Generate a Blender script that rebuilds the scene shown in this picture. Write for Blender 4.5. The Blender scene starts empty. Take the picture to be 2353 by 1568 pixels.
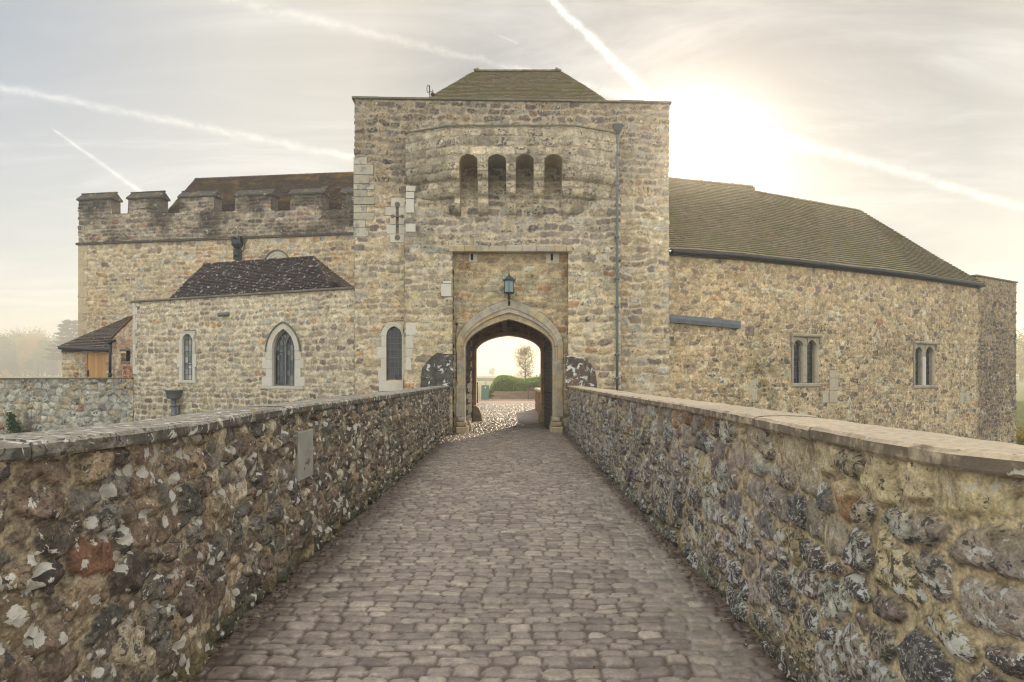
import bpy, bmesh, math, random
import numpy as np
from mathutils import Vector, Matrix
R = math.radians
# ------------------------------------------------------------------ camera
FX, CX, HY, EYE = 1569.0, 1176.5, 868.0, 1.70      # focal length / horizon measured on a 2353 px wide copy of the photo
SC = bpy.context.scene
COL = SC.collection
cam = bpy.data.cameras.new('camera'); cam_o = bpy.data.objects.new('camera', cam); COL.objects.link(cam_o)
cam.sensor_width = 36; cam.lens = 36*FX/2353; cam.shift_y = (HY-784)/2353
cam.clip_start = 0.05; cam.clip_end = 6000
cam_o.location = (0, 0, EYE); cam_o.rotation_euler = (R(90), 0, 0)
SC.camera = cam_o
# ------------------------------------------------------------------ sun and sky
SUN_EL, SUN_AZ = R(16.3), math.atan(0.262)          # azimuth to the right of +Y
SUNV = Vector((math.sin(SUN_AZ)*math.cos(SUN_EL), math.cos(SUN_AZ)*math.cos(SUN_EL), math.sin(SUN_EL)))
sl = bpy.data.lights.new('sun', 'SUN'); sl.energy = 5.0; sl.angle = R(0.6); sl.color = (1, 0.80, 0.55)
so = bpy.data.objects.new('sun', sl); COL.objects.link(so)
so.rotation_euler = SUNV.to_track_quat('Z', 'Y').to_euler()
SC.view_settings.view_transform = 'Standard'; SC.view_settings.look = 'None'
SC.view_settings.exposure = 0.12; SC.view_settings.gamma = 1.0

class G:
    """tiny node-expression helper"""
    def __init__(s, tree): s.t = tree
    def n(s, typ, **kw):
        x = s.t.nodes.new(typ)
        for k, v in kw.items(): setattr(x, k, v)
        return x
    def put(s, sock, v):
        if isinstance(v, bpy.types.NodeSocket): s.t.links.new(v, sock)
        elif v is not None:
            if hasattr(sock.default_value, '__len__') and len(sock.default_value) == 4 and len(v) == 3: v = (*v, 1)
            sock.default_value = v
    def m(s, op, a, b=None, c=None, clamp=False):
        x = s.n('ShaderNodeMath', operation=op, use_clamp=clamp)
        for i, v in enumerate((a, b, c)):
            if v is not None: s.put(x.inputs[i], v)
        return x.outputs[0]
    def dot(s, a, b):
        x = s.n('ShaderNodeVectorMath', operation='DOT_PRODUCT'); s.put(x.inputs[0], a); s.put(x.inputs[1], b); return x.outputs['Value']
    def vm(s, op, a, b):
        x = s.n('ShaderNodeVectorMath', operation=op); s.put(x.inputs[0], a)
        if op == 'SCALE': s.put(x.inputs[3], b)
        else: s.put(x.inputs[1], b)
        return x.outputs[0]
    def mix(s, f, a, b, bt='MIX'):
        x = s.n('ShaderNodeMix', data_type='RGBA', blend_type=bt)
        s.put(x.inputs[0], f); s.put(x.inputs[6], a); s.put(x.inputs[7], b); return x.outputs[2]
    def ramp(s, f, lo, hi, a=0.0, b=1.0, smooth=True):
        x = s.n('ShaderNodeMapRange', interpolation_type='SMOOTHSTEP' if smooth else 'LINEAR')
        for i, v in enumerate((f, lo, hi, a, b)): s.put(x.inputs[i], v)
        return x.outputs[0]
    def noise(s, vec, scale, detail=3, rough=0.55, dist=0, col=False):
        x = s.n('ShaderNodeTexNoise'); s.put(x.inputs['Vector'], vec); x.inputs['Scale'].default_value = scale
        x.inputs['Detail'].default_value = detail; x.inputs['Roughness'].default_value = rough; x.inputs['Distortion'].default_value = dist
        return x.outputs['Color' if col else 'Fac']
    def vor(s, vec, scale, feat='F1', out='Distance', rnd=1):
        x = s.n('ShaderNodeTexVoronoi', feature=feat); s.put(x.inputs['Vector'], vec); x.inputs['Scale'].default_value = scale
        x.inputs['Randomness'].default_value = rnd
        return x.outputs[out]
    def scalev(s, vec, sc):
        x = s.n('ShaderNodeMapping'); s.put(x.inputs['Vector'], vec); x.inputs['Scale'].default_value = sc; return x.outputs[0]
    def cr(s, f, stops):
        x = s.n('ShaderNodeValToRGB'); e = x.color_ramp.elements
        while len(e) < len(stops): e.new(0.5)
        for i, (p, c) in enumerate(stops): e[i].position = p; e[i].color = (*c, 1)
        s.put(x.inputs[0], f); return x.outputs[0]

def pdir(x, y): return Vector(((x-CX)/FX, 1, (HY-y)/FX)).normalized()

def make_world():
    w = bpy.data.worlds.new('World'); SC.world = w; w.use_nodes = True
    t = w.node_tree; t.nodes.clear(); g = G(t)
    d = g.n('ShaderNodeTexCoord').outputs['Generated']
    sky = g.n('ShaderNodeTexSky', sky_type='NISHITA'); sky.sun_disc = False
    sky.sun_elevation = SUN_EL; sky.sun_rotation = SUN_AZ; sky.dust_density = 0.0; sky.air_density = 1.0
    b1 = g.n('ShaderNodeBackground'); b1.inputs[1].default_value = 0.05; t.links.new(sky.outputs[0], b1.inputs[0])
    sep = g.n('ShaderNodeSeparateXYZ'); t.links.new(d, sep.inputs[0]); dx, dy, dz = sep.outputs
    cs = g.dot(d, tuple(SUNV))
    ang = g.m('ARCCOSINE', g.m('MINIMUM', cs, 0.99999))
    # thin veil of high cloud, warm towards the sun and cool away from it
    veil = g.cr(g.m('DIVIDE', ang, 1.6), [(0.0, (0.30, 0.25, 0.18)), (0.10, (0.20, 0.15, 0.085)), (0.20, (0.26, 0.205, 0.12)), (0.29, (0.53, 0.435, 0.29)), (0.38, (0.52, 0.45, 0.335)), (0.55, (0.26, 0.285, 0.31)), (1.0, (0.25, 0.29, 0.34))])
    hor = g.ramp(dz, 0.0, 0.46, 1, 0)
    hor = g.m('MULTIPLY', hor, g.ramp(ang, 0.25, 0.70))
    veil = g.mix(g.m('MULTIPLY', hor, 0.85), veil, (0.67, 0.565, 0.435))
    # cirrus
    comb = g.n('ShaderNodeCombineXYZ'); den = g.m('ADD', g.m('ABSOLUTE', dz), 0.12)
    g.put(comb.inputs[0], g.m('DIVIDE', dx, den)); g.put(comb.inputs[1], g.m('DIVIDE', dy, den))
    mp = g.n('ShaderNodeMapping'); t.links.new(comb.outputs[0], mp.inputs[0]); mp.inputs['Rotation'].default_value = (0, 0, R(28)); mp.inputs['Scale'].default_value = (0.75, 2.2, 1)
    c1 = g.noise(mp.outputs[0], 1.1, 8, 0.62, 0.9)
    c2 = g.noise(comb.outputs[0], 0.55, 4, 0.55, 0.5)
    cir = g.m('MULTIPLY', g.ramp(c1, 0.40, 0.72), g.ramp(c2, 0.30, 0.60))
    veil = g.mix(g.m('MULTIPLY', cir, 0.75), veil, g.mix(0.5, veil, (0.70, 0.65, 0.56)))
    veil = g.mix(g.m('MULTIPLY', cir, 0.16), veil, (1.0, 0.93, 0.8), 'ADD')
    # condensation trails: great-circle bands
    wob = g.m('SUBTRACT', g.noise(d, 38, 5, 0.7), 0.5)
    total = None
    px = 1/FX
    for (xa, ya, xb, yb, wa, wb, amp, rough, f0, f1) in [
        (1225, -40, 1502, 230, 5, 9, 0.60, 1.3, 0.0, 1.0),
        (1480, 226, 2430, 500, 13, 6, 0.30, 0.9, 0.05, 1.0),
        (-60, 188, 900, 380, 6.5, 8, 0.20, 1.2, 0.0, 1.0),
        (430, -25, 1240, 172, 12, 5, 0.14, 1.8, 0.1, 1.0),
        (112, 290, 330, 446, 2.0, 5, 0.24, 0.3, 0.05, 1.0),
        (1125, 72, 1192, 101, 1.2, 2, 0.12, 0.2, 0.3, 1.0),
        (1180, 158, 1500, 236, 7, 9, 0.25, 0.8, 0.1, 1.0)]:
        a, b = pdir(xa, ya), pdir(xb, yb); nn = a.cross(b).normalized(); tt = (b-a).normalized()
        ta, tb = a.dot(tt), b.dot(tt)
        T = g.m('DIVIDE', g.m('SUBTRACT', g.dot(d, tuple(tt)), ta), tb-ta)
        dist = g.m('ADD', g.dot(d, tuple(nn)), g.m('MULTIPLY', wob, 14*px*rough))
        wdt = g.m('ADD', wa*px, g.m('MULTIPLY', T, (wb-wa)*px))
        e = g.m('DIVIDE', dist, wdt)
        msk = g.m('POWER', 2.718, g.m('MULTIPLY', g.m('MULTIPLY', e, e), -1.0))
        msk = g.m('MULTIPLY', msk, g.ramp(T, 0.0, 0.05+f0)); msk = g.m('MULTIPLY', msk, g.ramp(T, f1-0.05 if f1 == 1 else f1-0.5, f1+0.02, 1, 0))
        msk = g.m('MULTIPLY', msk, g.m('MULTIPLY', g.m('GREATER_THAN', dy, 0.0), amp))
        total = msk if total is None else g.m('ADD', total, msk)
    brk = g.ramp(g.noise(d, 60, 6, 0.7), 0.30, 0.62, 0.35, 1.15)
    veil = g.mix(g.m('MULTIPLY', total, brk), veil, (1.0, 0.93, 0.80), 'ADD')
    # aureole of the sun in hazy air
    au = g.m('ADD', g.m('MULTIPLY', g.m('POWER', 2.718, g.m('MULTIPLY', g.m('MULTIPLY', ang, ang), -1/(0.058**2))), 5.0),
             g.m('MULTIPLY', g.m('POWER', 2.718, g.m('MULTIPLY', ang, -1/0.09)), 0.32))
    veil = g.vm('ADD', veil, g.vm('SCALE', (1.0, 0.86, 0.62), au))
    # added fill light for the facades: sky brightened overhead and behind the viewer
    up = g.m('MAXIMUM', g.m('MULTIPLY', g.ramp(dz, 0.50, 0.85), 0.95), g.m('MULTIPLY', g.ramp(dy, 0.25, -0.45), 0.86))
    br = g.m('ADD', 1.0, g.m('MULTIPLY', up, 2.1))
    b2 = g.n('ShaderNodeBackground'); t.links.new(g.mix(g.m('MULTIPLY', up, 0.75), veil, (0.60, 0.585, 0.54)), b2.inputs[0]); g.put(b2.inputs[1], br)
    add = g.n('ShaderNodeAddShader'); t.links.new(b1.outputs[0], add.inputs[0]); t.links.new(b2.outputs[0], add.inputs[1])
    out = g.n('ShaderNodeOutputWorld'); t.links.new(add.outputs[0], out.inputs[0])
    w.cycles.sampling_method = 'MANUAL'; w.cycles.sample_map_resolution = 1024
make_world()
SC.cycles.max_bounces = 6; SC.cycles.diffuse_bounces = 4; SC.cycles.glossy_bounces = 3; SC.cycles.transmission_bounces = 4
SC.cycles.volume_bounces = 0; SC.cycles.transparent_max_bounces = 12
SC.cycles.use_denoising = True; SC.cycles.pixel_filter_type = 'BLACKMAN_HARRIS'; SC.cycles.filter_width = 1.15
SC.cycles.sample_clamp_indirect = 6.0

# ------------------------------------------------------------------ numpy noise and rubble layouts
def hsh(i, j, s):
    v = np.sin(i*127.1 + j*311.7 + s*74.7)*43758.5453
    return v - np.floor(v)
def vn(x, y, s=0):
    i, j = np.floor(x), np.floor(y); a, b = x-i, y-j
    a = a*a*(3-2*a); b = b*b*(3-2*b)
    return (hsh(i, j, s)*(1-a)+hsh(i+1, j, s)*a)*(1-b) + (hsh(i, j+1, s)*(1-a)+hsh(i+1, j+1, s)*a)*b
def fbm(x, y, s=0, o=4, gain=0.5):
    t = 0; a = 1; n = 0
    for k in range(o):
        t = t + a*vn(x*2**k + 17.3*k, y*2**k + 5.1*k, s+k); n += a; a *= gain
    return t/n
def sst(a, b, x):
    t = np.clip((x-a)/(b-a), 0, 1); return t*t*(3-2*t)
def cells(u, v, cw, ch, seed, jx=0.32, jy=0.2, p=3.0, wv=0.22):
    """weighted lattice cells: returns (edge distance, three randoms of the nearest stone)"""
    gj = np.floor(v/ch)
    f1 = np.full(u.shape, 9.0); f2 = np.full(u.shape, 9.0); ii = np.zeros(u.shape); jj = np.zeros(u.shape)
    for dj in (-1, 0, 1):
        j = gj+dj
        off = hsh(j, j*0+3, seed)*1.0
        gi = np.floor(u/cw - off)
        for di in (-1, 0, 1):
            i = gi+di
            cxp = (i+off+0.5+(hsh(i, j, seed+1)-0.5)*2*jx)*cw
            cyp = (j+0.5+(hsh(i, j, seed+2)-0.5)*2*jy)*ch
            d = (np.abs((u-cxp)/cw)**p + np.abs((v-cyp)/ch)**p)**(1/p) - (hsh(i, j, seed+3)-0.5)*wv
            m = d < f1
            f2 = np.where(m, f1, np.minimum(f2, d)); f1 = np.where(m, d, f1)
            ii = np.where(m, i, ii); jj = np.where(m, j, jj)
    return f2-f1, hsh(ii, jj, seed+4), hsh(ii, jj, seed+5), hsh(ii, jj, seed+6)
def courses(u, v, cw, ch, seed, jx=0.3, var=0.25, r=0.35):
    """coursed blocks: rounded rectangles in wandering rows; edge distance in units of half a course"""
    v = v+ch*0.9*(vn(v/ch*0.37, v*0, seed+9)-0.5)
    j = np.floor(v/ch); fv = v/ch-j
    off = hsh(j, j*0+3, seed); x = u/cw-off; gi = np.floor(x); f1 = np.full(u.shape, 9.0); f2 = np.full(u.shape, 9.0); ii = np.zeros(u.shape)
    for di in (-1, 0, 1):
        i = gi+di; d = np.abs(x-(i+0.5+(hsh(i, j, seed+1)-0.5)*2*jx)); m = d < f1
        f2 = np.where(m, f1, np.minimum(f2, d)); f1 = np.where(m, d, f1); ii = np.where(m, i, ii)
    eu = (f2-f1)/2*cw; top = var*hsh(ii, j, seed+2)*0.5; bot = var*hsh(ii, j, seed+3)*0.5
    ev = np.minimum(1-top-fv, fv-bot)*ch; eu = eu-var*0.15*ch*hsh(ii, j, seed+7); rr = r*ch*(0.5+hsh(ii, j, seed+8))
    e = rr-np.sqrt(np.maximum(rr-eu, 0)**2+np.maximum(rr-ev, 0)**2)
    e = np.where((eu > rr) & (ev > rr), np.minimum(eu, ev), e)
    return 2*e/ch, hsh(ii, j, seed+4), hsh(ii, j, seed+5), hsh(ii, j, seed+6)
def pick(pal, r):
    """pal: list of (weight, rgb)"""
    w = np.cumsum([a for a, _ in pal]); w = w/w[-1]
    idx = np.searchsorted(w, np.clip(r, 0, 0.9999)); return np.array([c for _, c in pal])[idx]

def link(name, me, parent=None, mat=None):
    o = bpy.data.objects.new(name, me); COL.objects.link(o)
    if parent: o.parent = parent
    if mat: me.materials.append(mat)
    return o
def thing(name, label, cat, group=None, loc=(0, 0, 0)):
    o = bpy.data.objects.new(name, None); COL.objects.link(o); o.location = loc
    o['label'] = label; o['category'] = cat; o.empty_display_size = 0.3
    if group: o['group'] = group
    return o
def tag(o, label, cat, group=None):
    o['label'] = label; o['category'] = cat
    if group: o['group'] = group
    return o
def kind(o, k): o['kind'] = k; return o

def raw_mesh(name, P, F, col=None, aux=None, smooth=True):
    me = bpy.data.meshes.new(name)
    P = np.asarray(P, dtype=np.float32); F = np.asarray(F, dtype=np.int32)
    me.vertices.add(len(P)); me.vertices.foreach_set('co', P.ravel())
    k = F.shape[1]
    me.loops.add(F.size); me.loops.foreach_set('vertex_index', F.ravel())
    me.polygons.add(len(F)); me.polygons.foreach_set('loop_start', np.arange(0, F.size, k, dtype=np.int32))
    me.polygons.foreach_set('use_smooth', np.full(len(F), smooth))
    me.update(calc_edges=True)
    for nm, c in (('Col', col), ('Aux', aux)):
        if c is not None:
            a = me.attributes.new(nm, 'FLOAT_COLOR', 'POINT')
            a.data.foreach_set('color', np.concatenate([c, np.ones((len(c), 1))], 1).astype(np.float32).ravel())
    return me
def grid_faces(n, m):
    idx = np.arange(n*m).reshape(n, m)
    return np.stack([idx[:-1, :-1].ravel(), idx[1:, :-1].ravel(), idx[1:, 1:].ravel(), idx[:-1, 1:].ravel()], 1)
def pip(px, py, poly):
    ins = np.zeros(px.shape, bool); n = len(poly)
    for k in range(n):
        x1, y1 = poly[k]; x2, y2 = poly[(k+1) % n]
        if y1 == y2: continue
        c = ((y1 > py) != (y2 > py)) & (px < (x2-x1)*(py-y1)/(y2-y1)+x1)
        ins ^= c
    return ins

# ------------------------------------------------------------------ plan helpers
def P(x, y, Y): return ((x-CX)/FX*Y, Y, EYE+(HY-y)/FX*Y)
def pX(x, Y): return (x-CX)/FX*Y
def pZ(y, Y): return EYE+(HY-y)/FX*Y
class Line:
    """plan polyline from image left to image right, outward normal towards the viewer"""
    def __init__(s, pts):
        s.p = np.array(pts, float); d = np.diff(s.p, axis=0); s.L = np.hypot(d[:, 0], d[:, 1]); s.s = np.concatenate([[0], np.cumsum(s.L)])
        s.t = d/s.L[:, None]
        nr = np.stack([s.t[:, 1], -s.t[:, 0]], 1)
        vnr = np.vstack([nr[:1], nr[:-1]+nr[1:], nr[-1:]]); vnr /= np.linalg.norm(vnr, axis=1)[:, None]
        k = np.concatenate([[1], 1/np.maximum(0.5, np.sum(vnr[1:-1]*nr[1:], 1)), [1]])
        s.vn = vnr*k[:, None]; s.nr = nr
    def at(s, q): return np.interp(q, s.s, s.p[:, 0]), np.interp(q, s.s, s.p[:, 1])
    def normal(s, q, r=0.10):
        i = np.clip(np.searchsorted(s.s, q, side='right')-1, 0, len(s.L)-1)
        n = s.nr[i].copy()
        for k in range(1, len(s.s)-1):
            w = np.clip(1-np.abs(q-s.s[k])/r, 0, 1)[:, None]; n = n*(1-w)+s.vn[k]*w
        return n
    def hit(s, px):
        a = (px-CX)/FX; best = None; fb = None
        for k in range(len(s.L)):
            (x0, y0), (tx, ty) = s.p[k], s.t[k]
            den = tx-a*ty
            if abs(den) < 1e-9: continue
            u = (a*y0-x0)/den; Y = y0+u*ty
            if -0.02 <= u <= s.L[k]+0.02 and Y > 0 and (best is None or Y < best[2]): best = (s.s[k]+u, x0+u*tx, Y, (tx, ty))
            over = max(-u, u-s.L[k], 0)
            if Y > 0 and (fb is None or over < fb[0]): fb = (over, (s.s[k]+u, x0+u*tx, Y, (tx, ty)))
        return best or fb[1]
class Frame:
    def __init__(s, line=None, px=None, O=None, t=None):
        if line is not None: _, x, y, t = line.hit(px); O = (x, y)
        s.O = O; l = math.hypot(*t); s.t = (t[0]/l, t[1]/l); s.n = (s.t[1], -s.t[0])
    def uv(s, x, y):
        a = (x-CX)/FX; u = (a*s.O[1]-s.O[0])/(s.t[0]-a*s.t[1]); Y = s.O[1]+u*s.t[1]
        return u, EYE+(HY-y)/FX*Y
    def M(s):
        return Matrix(((s.t[0], 0, s.n[0], s.O[0]), (s.t[1], 0, s.n[1], s.O[1]), (0, 1, 0, 0), (0, 0, 0, 1)))
    def u_of(s, X, Y): return (X-s.O[0])*s.t[0]+(Y-s.O[1])*s.t[1]

# ------------------------------------------------------------------ small mesh builder
class MB:
    def __init__(s, M=None): s.v = []; s.f = []; s.M = M or Matrix.Identity(4); s.sm = []
    def add(s, vs, fs, smooth=False):
        b = len(s.v); s.v += [tuple(s.M @ Vector(p)) for p in vs]; s.f += [tuple(i+b for i in f) for f in fs]; s.sm += [smooth]*len(fs); return s
    def box(s, x0, x1, y0, y1, z0, z1, j=0.0, rnd=random):
        c = [[x, y, z] for z in (z0, z1) for y in (y0, y1) for x in (x0, x1)]
        if j: c = [[a+rnd.uniform(-j, j) for a in q] for q in c]
        return s.add(c, [(0, 2, 3, 1), (4, 5, 7, 6), (0, 1, 5, 4), (2, 6, 7, 3), (0, 4, 6, 2), (1, 3, 7, 5)])
    def bevbox(s, x0, x1, y0, y1, z0, z1, b=0.012):
        """block whose +z face is bevelled (local w axis)"""
        b = min(b, (x1-x0)*0.3, (y1-y0)*0.3, (z1-z0)*0.8)
        v = [(x0, y0, z0), (x1, y0, z0), (x1, y1, z0), (x0, y1, z0), (x0, y0, z1-b), (x1, y0, z1-b), (x1, y1, z1-b), (x0, y1, z1-b),
             (x0+b, y0+b, z1), (x1-b, y0+b, z1), (x1-b, y1-b, z1), (x0+b, y1-b, z1)]
        f = [(3, 2, 1, 0)]
        for k in range(4):
            n = (k+1) % 4; f += [(k, n, n+4, k+4), (k+4, n+4, n+8, k+8)]
        return s.add(v, f+[(8, 9, 10, 11)])
    def prism(s, poly, z0, z1, smooth=False):
        n = len(poly); v = [(x, y, z0) for x, y in poly]+[(x, y, z1) for x, y in poly]
        f = [(i, (i+1) % n, (i+1) % n+n, i+n) for i in range(n)]
        return s.add(v, f+[tuple(range(n))[::-1], tuple(range(n, 2*n))], smooth)
    def strip(s, A, B, z0, z1, closed=False):
        """solid between two equal-length outlines A (outer) and B (inner)"""
        n = len(A); v = [(x, y, z0) for x, y in A]+[(x, y, z0) for x, y in B]+[(x, y, z1) for x, y in A]+[(x, y, z1) for x, y in B]
        f = []
        for i in range(n if closed else n-1):
            j = (i+1) % n
            f += [(i, j, n+j, n+i), (2*n+i, 3*n+i, 3*n+j, 2*n+j), (i, 2*n+i, 2*n+j, j), (n+i, n+j, 3*n+j, 3*n+i)]
        if not closed: f += [(0, n, 3*n, 2*n), (n-1, 3*n-1, 4*n-1, 2*n-1)]
        return s.add(v, f)
    def tube(s, pts, r, k=8, cap=True):
        rr = r if hasattr(r, '__len__') else [r]*len(pts)
        pts = [Vector(p) for p in pts]; v = []; f = []
        up = Vector((0.13, 0.07, 1)).normalized()
        for i, p in enumerate(pts):
            d = (pts[min(i+1, len(pts)-1)]-pts[max(i-1, 0)]).normalized()
            a = d.cross(up if abs(d.dot(up)) < 0.95 else Vector((1, 0, 0))).normalized(); b = d.cross(a)
            for q in range(k):
                an = 2*math.pi*q/k; v.append(p+(a*math.cos(an)+b*math.sin(an))*rr[i])
        for i in range(len(pts)-1):
            for q in range(k): f.append((i*k+q, i*k+(q+1) % k, (i+1)*k+(q+1) % k, (i+1)*k+q))
        if cap: f += [tuple(range(k))[::-1], tuple(range((len(pts)-1)*k, len(pts)*k))]
        return s.add(v, f, True)
    def lathe(s, prof, c=(0, 0, 0), k=16, smooth=True, rot=0):
        v = []; f = []
        for r, z in prof:
            for q in range(k):
                a = 2*math.pi*q/k+rot; v.append((c[0]+r*math.cos(a), c[1]+r*math.sin(a), c[2]+z))
        for i in range(len(prof)-1):
            for q in range(k): f.append((i*k+q, i*k+(q+1) % k, (i+1)*k+(q+1) % k, (i+1)*k+q))
        f += [tuple(range(k))[::-1], tuple(range((len(prof)-1)*k, len(prof)*k))]
        return s.add(v, f, smooth)
    def build(s, name, mat, parent=None, fix=True):
        me = bpy.data.meshes.new(name); me.from_pydata(s.v, [], s.f); me.update()
        me.polygons.foreach_set('use_smooth', s.sm)
        if fix:
            b = bmesh.new(); b.from_mesh(me); bmesh.ops.recalc_face_normals(b, faces=b.faces); b.to_mesh(me); b.free()
        return link(name, me, parent, mat)

# ------------------------------------------------------------------ materials
def newmat(name):
    m = bpy.data.materials.new(name); m.use_nodes = True; t = m.node_tree; t.nodes.clear(); g = G(t)
    p = g.n('ShaderNodeBsdfPrincipled'); o = g.n('ShaderNodeOutputMaterial'); t.links.new(p.outputs[0], o.inputs[0])
    return m, g, p
def oc(g): return g.n('ShaderNodeTexCoord').outputs['Object']
def bump(g, p, h, dist, strength=1.0):
    b = g.n('ShaderNodeBump'); b.inputs['Distance'].default_value = dist; b.inputs['Strength'].default_value = strength
    g.put(b.inputs['Height'], h); g.t.links.new(b.outputs[0], p.inputs['Normal'])
def attr(g, n):
    a = g.n('ShaderNodeAttribute'); a.attribute_name = n; return a.outputs['Color']
def m_rubble(name, white=0.5, wscale=9, black=0.3, bscale=22, grain=60, bdist=0.008, wcol=(0.62, 0.60, 0.54), moss=0.0, rough=0.9, speck=1.0, con=1.0, blobs=0):
    m, g, p = newmat(name); c = oc(g); col = attr(g, 'Col'); ax = g.n('ShaderNodeSeparateColor'); g.t.links.new(attr(g, 'Aux'), ax.inputs[0])
    stone, rnd, zone = ax.outputs[0], ax.outputs[1], ax.outputs[2]
    n1 = g.noise(c, grain, 4, 0.65); n2 = g.noise(c, grain*0.22, 4, 0.6)
    v = g.m('MULTIPLY', g.ramp(n1, 0.25, 0.75, 1-0.30*con, 1+0.30*con, False), g.ramp(n2, 0.3, 0.7, 1-0.28*con, 1+0.28*con, False))
    cc = g.n('ShaderNodeCombineXYZ'); [g.put(cc.inputs[i], v) for i in range(3)]
    col = g.mix(1.0, col, cc.outputs[0], 'MULTIPLY')
    # dark lichen specks on the stones
    nb = g.noise(c, bscale, 5, 0.68, 0.4)
    th = g.m('SUBTRACT', 0.70, g.m('MULTIPLY', g.m('ADD', rnd, zone), 0.11*black*2))
    mb = g.m('MULTIPLY', g.ramp(nb, th, g.m('ADD', th, 0.05)), stone)
    col = g.mix(g.m('MULTIPLY', mb, 0.85), col, (0.045, 0.042, 0.045))
    sw = g.noise(c, wscale*3.3, 4, 0.7); ts = g.m('SUBTRACT', 0.735, g.m('MULTIPLY', g.m('ADD', rnd, zone), 0.045*speck))
    col = g.mix(g.m('MULTIPLY', g.m('MULTIPLY', g.ramp(sw, ts, g.m('ADD', ts, 0.04)), stone), 0.8), col, wcol)
    # pale lichen blotches
    nw = g.noise(c, wscale, 6, 0.62, 0.5)
    tw = g.m('SUBTRACT', 0.72, g.m('MULTIPLY', g.m('ADD', g.m('FRACT', g.m('MULTIPLY', rnd, 7.31)), zone), 0.10*white*2))
    mw = g.m('MULTIPLY', g.ramp(nw, tw, g.m('ADD', tw, 0.035)), g.ramp(stone, 0.2, 0.6))
    col = g.mix(g.m('MULTIPLY', mw, 0.9), col, wcol)
    if blobs:      # round crusts of lichen, some merging
        cw_ = g.vm('ADD', c, g.vm('SCALE', g.noise(c, blobs*0.9, 3, 0.6, 0, True), 0.5/blobs))
        vr = g.n('ShaderNodeTexVoronoi'); g.put(vr.inputs['Vector'], cw_); vr.inputs['Scale'].default_value = blobs
        sr_ = g.n('ShaderNodeSeparateColor'); g.t.links.new(vr.outputs['Color'], sr_.inputs[0])
        thr = g.m('MULTIPLY', g.ramp(sr_.outputs[0], 0.36, 0.95, 0.0, 0.56, False), g.ramp(g.noise(c, 1.7, 3), 0.35, 0.6, 0.55, 1.15))
        dd_ = g.m('ADD', vr.outputs['Distance'], g.m('MULTIPLY', g.m('SUBTRACT', g.noise(c, blobs*4, 5, 0.75), 0.5), 0.62))
        mk = g.m('MULTIPLY', g.ramp(dd_, thr, g.m('SUBTRACT', thr, 0.05)), g.m('GREATER_THAN', thr, 0.05))
        col = g.mix(g.m('MULTIPLY', mk, 0.92), col, g.mix(sr_.outputs[1], wcol, tuple(v*0.72 for v in wcol)))
    if moss:
        nm = g.m('MULTIPLY', g.ramp(g.noise(c, 3.1, 4, 0.6), 0.62-moss*0.15, 0.78), moss)
        col = g.mix(nm, col, (0.12, 0.13, 0.045))
    g.put(p.inputs['Base Color'], col); p.inputs['Roughness'].default_value = rough; p.inputs['Specular IOR Level'].default_value = 0.25
    h = g.m('ADD', g.m('MULTIPLY', n2, 1.0), g.m('MULTIPLY', n1, 0.5))
    bump(g, p, h, bdist, 0.9)
    return m
def m_island(name, ramp, grain=30, rough=0.85, gv=0.25, bdist=0.004, spots=None, stretch=(1, 1, 1), spec=0.3, stain=None, crust=0):
    """one colour per loose block, plus grain"""
    m, g, p = newmat(name); c = g.scalev(oc(g), stretch)
    rnd = g.n('ShaderNodeNewGeometry').outputs['Random Per Island']
    n = len(ramp); col = g.cr(rnd, [(i/(n-1) if n > 1 else 0, k) for i, k in enumerate(ramp)])
    n1 = g.noise(c, grain, 5, 0.62); v = g.ramp(n1, 0.25, 0.75, 1-gv, 1+gv, False)
    cc = g.n('ShaderNodeCombineXYZ'); [g.put(cc.inputs[i], v) for i in range(3)]
    col = g.mix(1.0, col, cc.outputs[0], 'MULTIPLY')
    if stain: 
        sc, lo, hi, kcol, amt = stain
        col = g.mix(g.m('MULTIPLY', g.ramp(g.noise(oc(g), sc, 5, 0.65, 0.4), lo, hi), amt), col, kcol)
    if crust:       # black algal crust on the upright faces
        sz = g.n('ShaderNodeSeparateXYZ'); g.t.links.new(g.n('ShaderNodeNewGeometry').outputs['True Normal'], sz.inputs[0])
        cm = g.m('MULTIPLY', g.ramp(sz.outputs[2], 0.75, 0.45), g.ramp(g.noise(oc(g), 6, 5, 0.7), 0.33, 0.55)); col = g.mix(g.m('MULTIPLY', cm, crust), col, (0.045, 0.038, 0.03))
    for (sc, lo, hi, kcol) in (spots or []):
        col = g.mix(g.ramp(g.noise(oc(g), sc, 5, 0.6, 0.6), lo, hi), col, kcol)
    g.put(p.inputs['Base Color'], col); p.inputs['Roughness'].default_value = rough; p.inputs['Specular IOR Level'].default_value = spec
    bump(g, p, n1, bdist, 0.8)
    return m
def m_plain(name, col, rough=0.6, metal=0.0, gv=0.15, grain=12, bdist=0.001, spec=0.5):
    m, g, p = newmat(name); n1 = g.noise(oc(g), grain, 4, 0.6)
    g.put(p.inputs['Base Color'], g.mix(1.0, col, g.cr(n1, [(0.25, (1-gv,)*3), (0.75, (1+gv,)*3)]), 'MULTIPLY'))
    p.inputs['Roughness'].default_value = rough; p.inputs['Metallic'].default_value = metal; p.inputs['Specular IOR Level'].default_value = spec
    bump(g, p, n1, bdist, 0.5); return m
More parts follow.
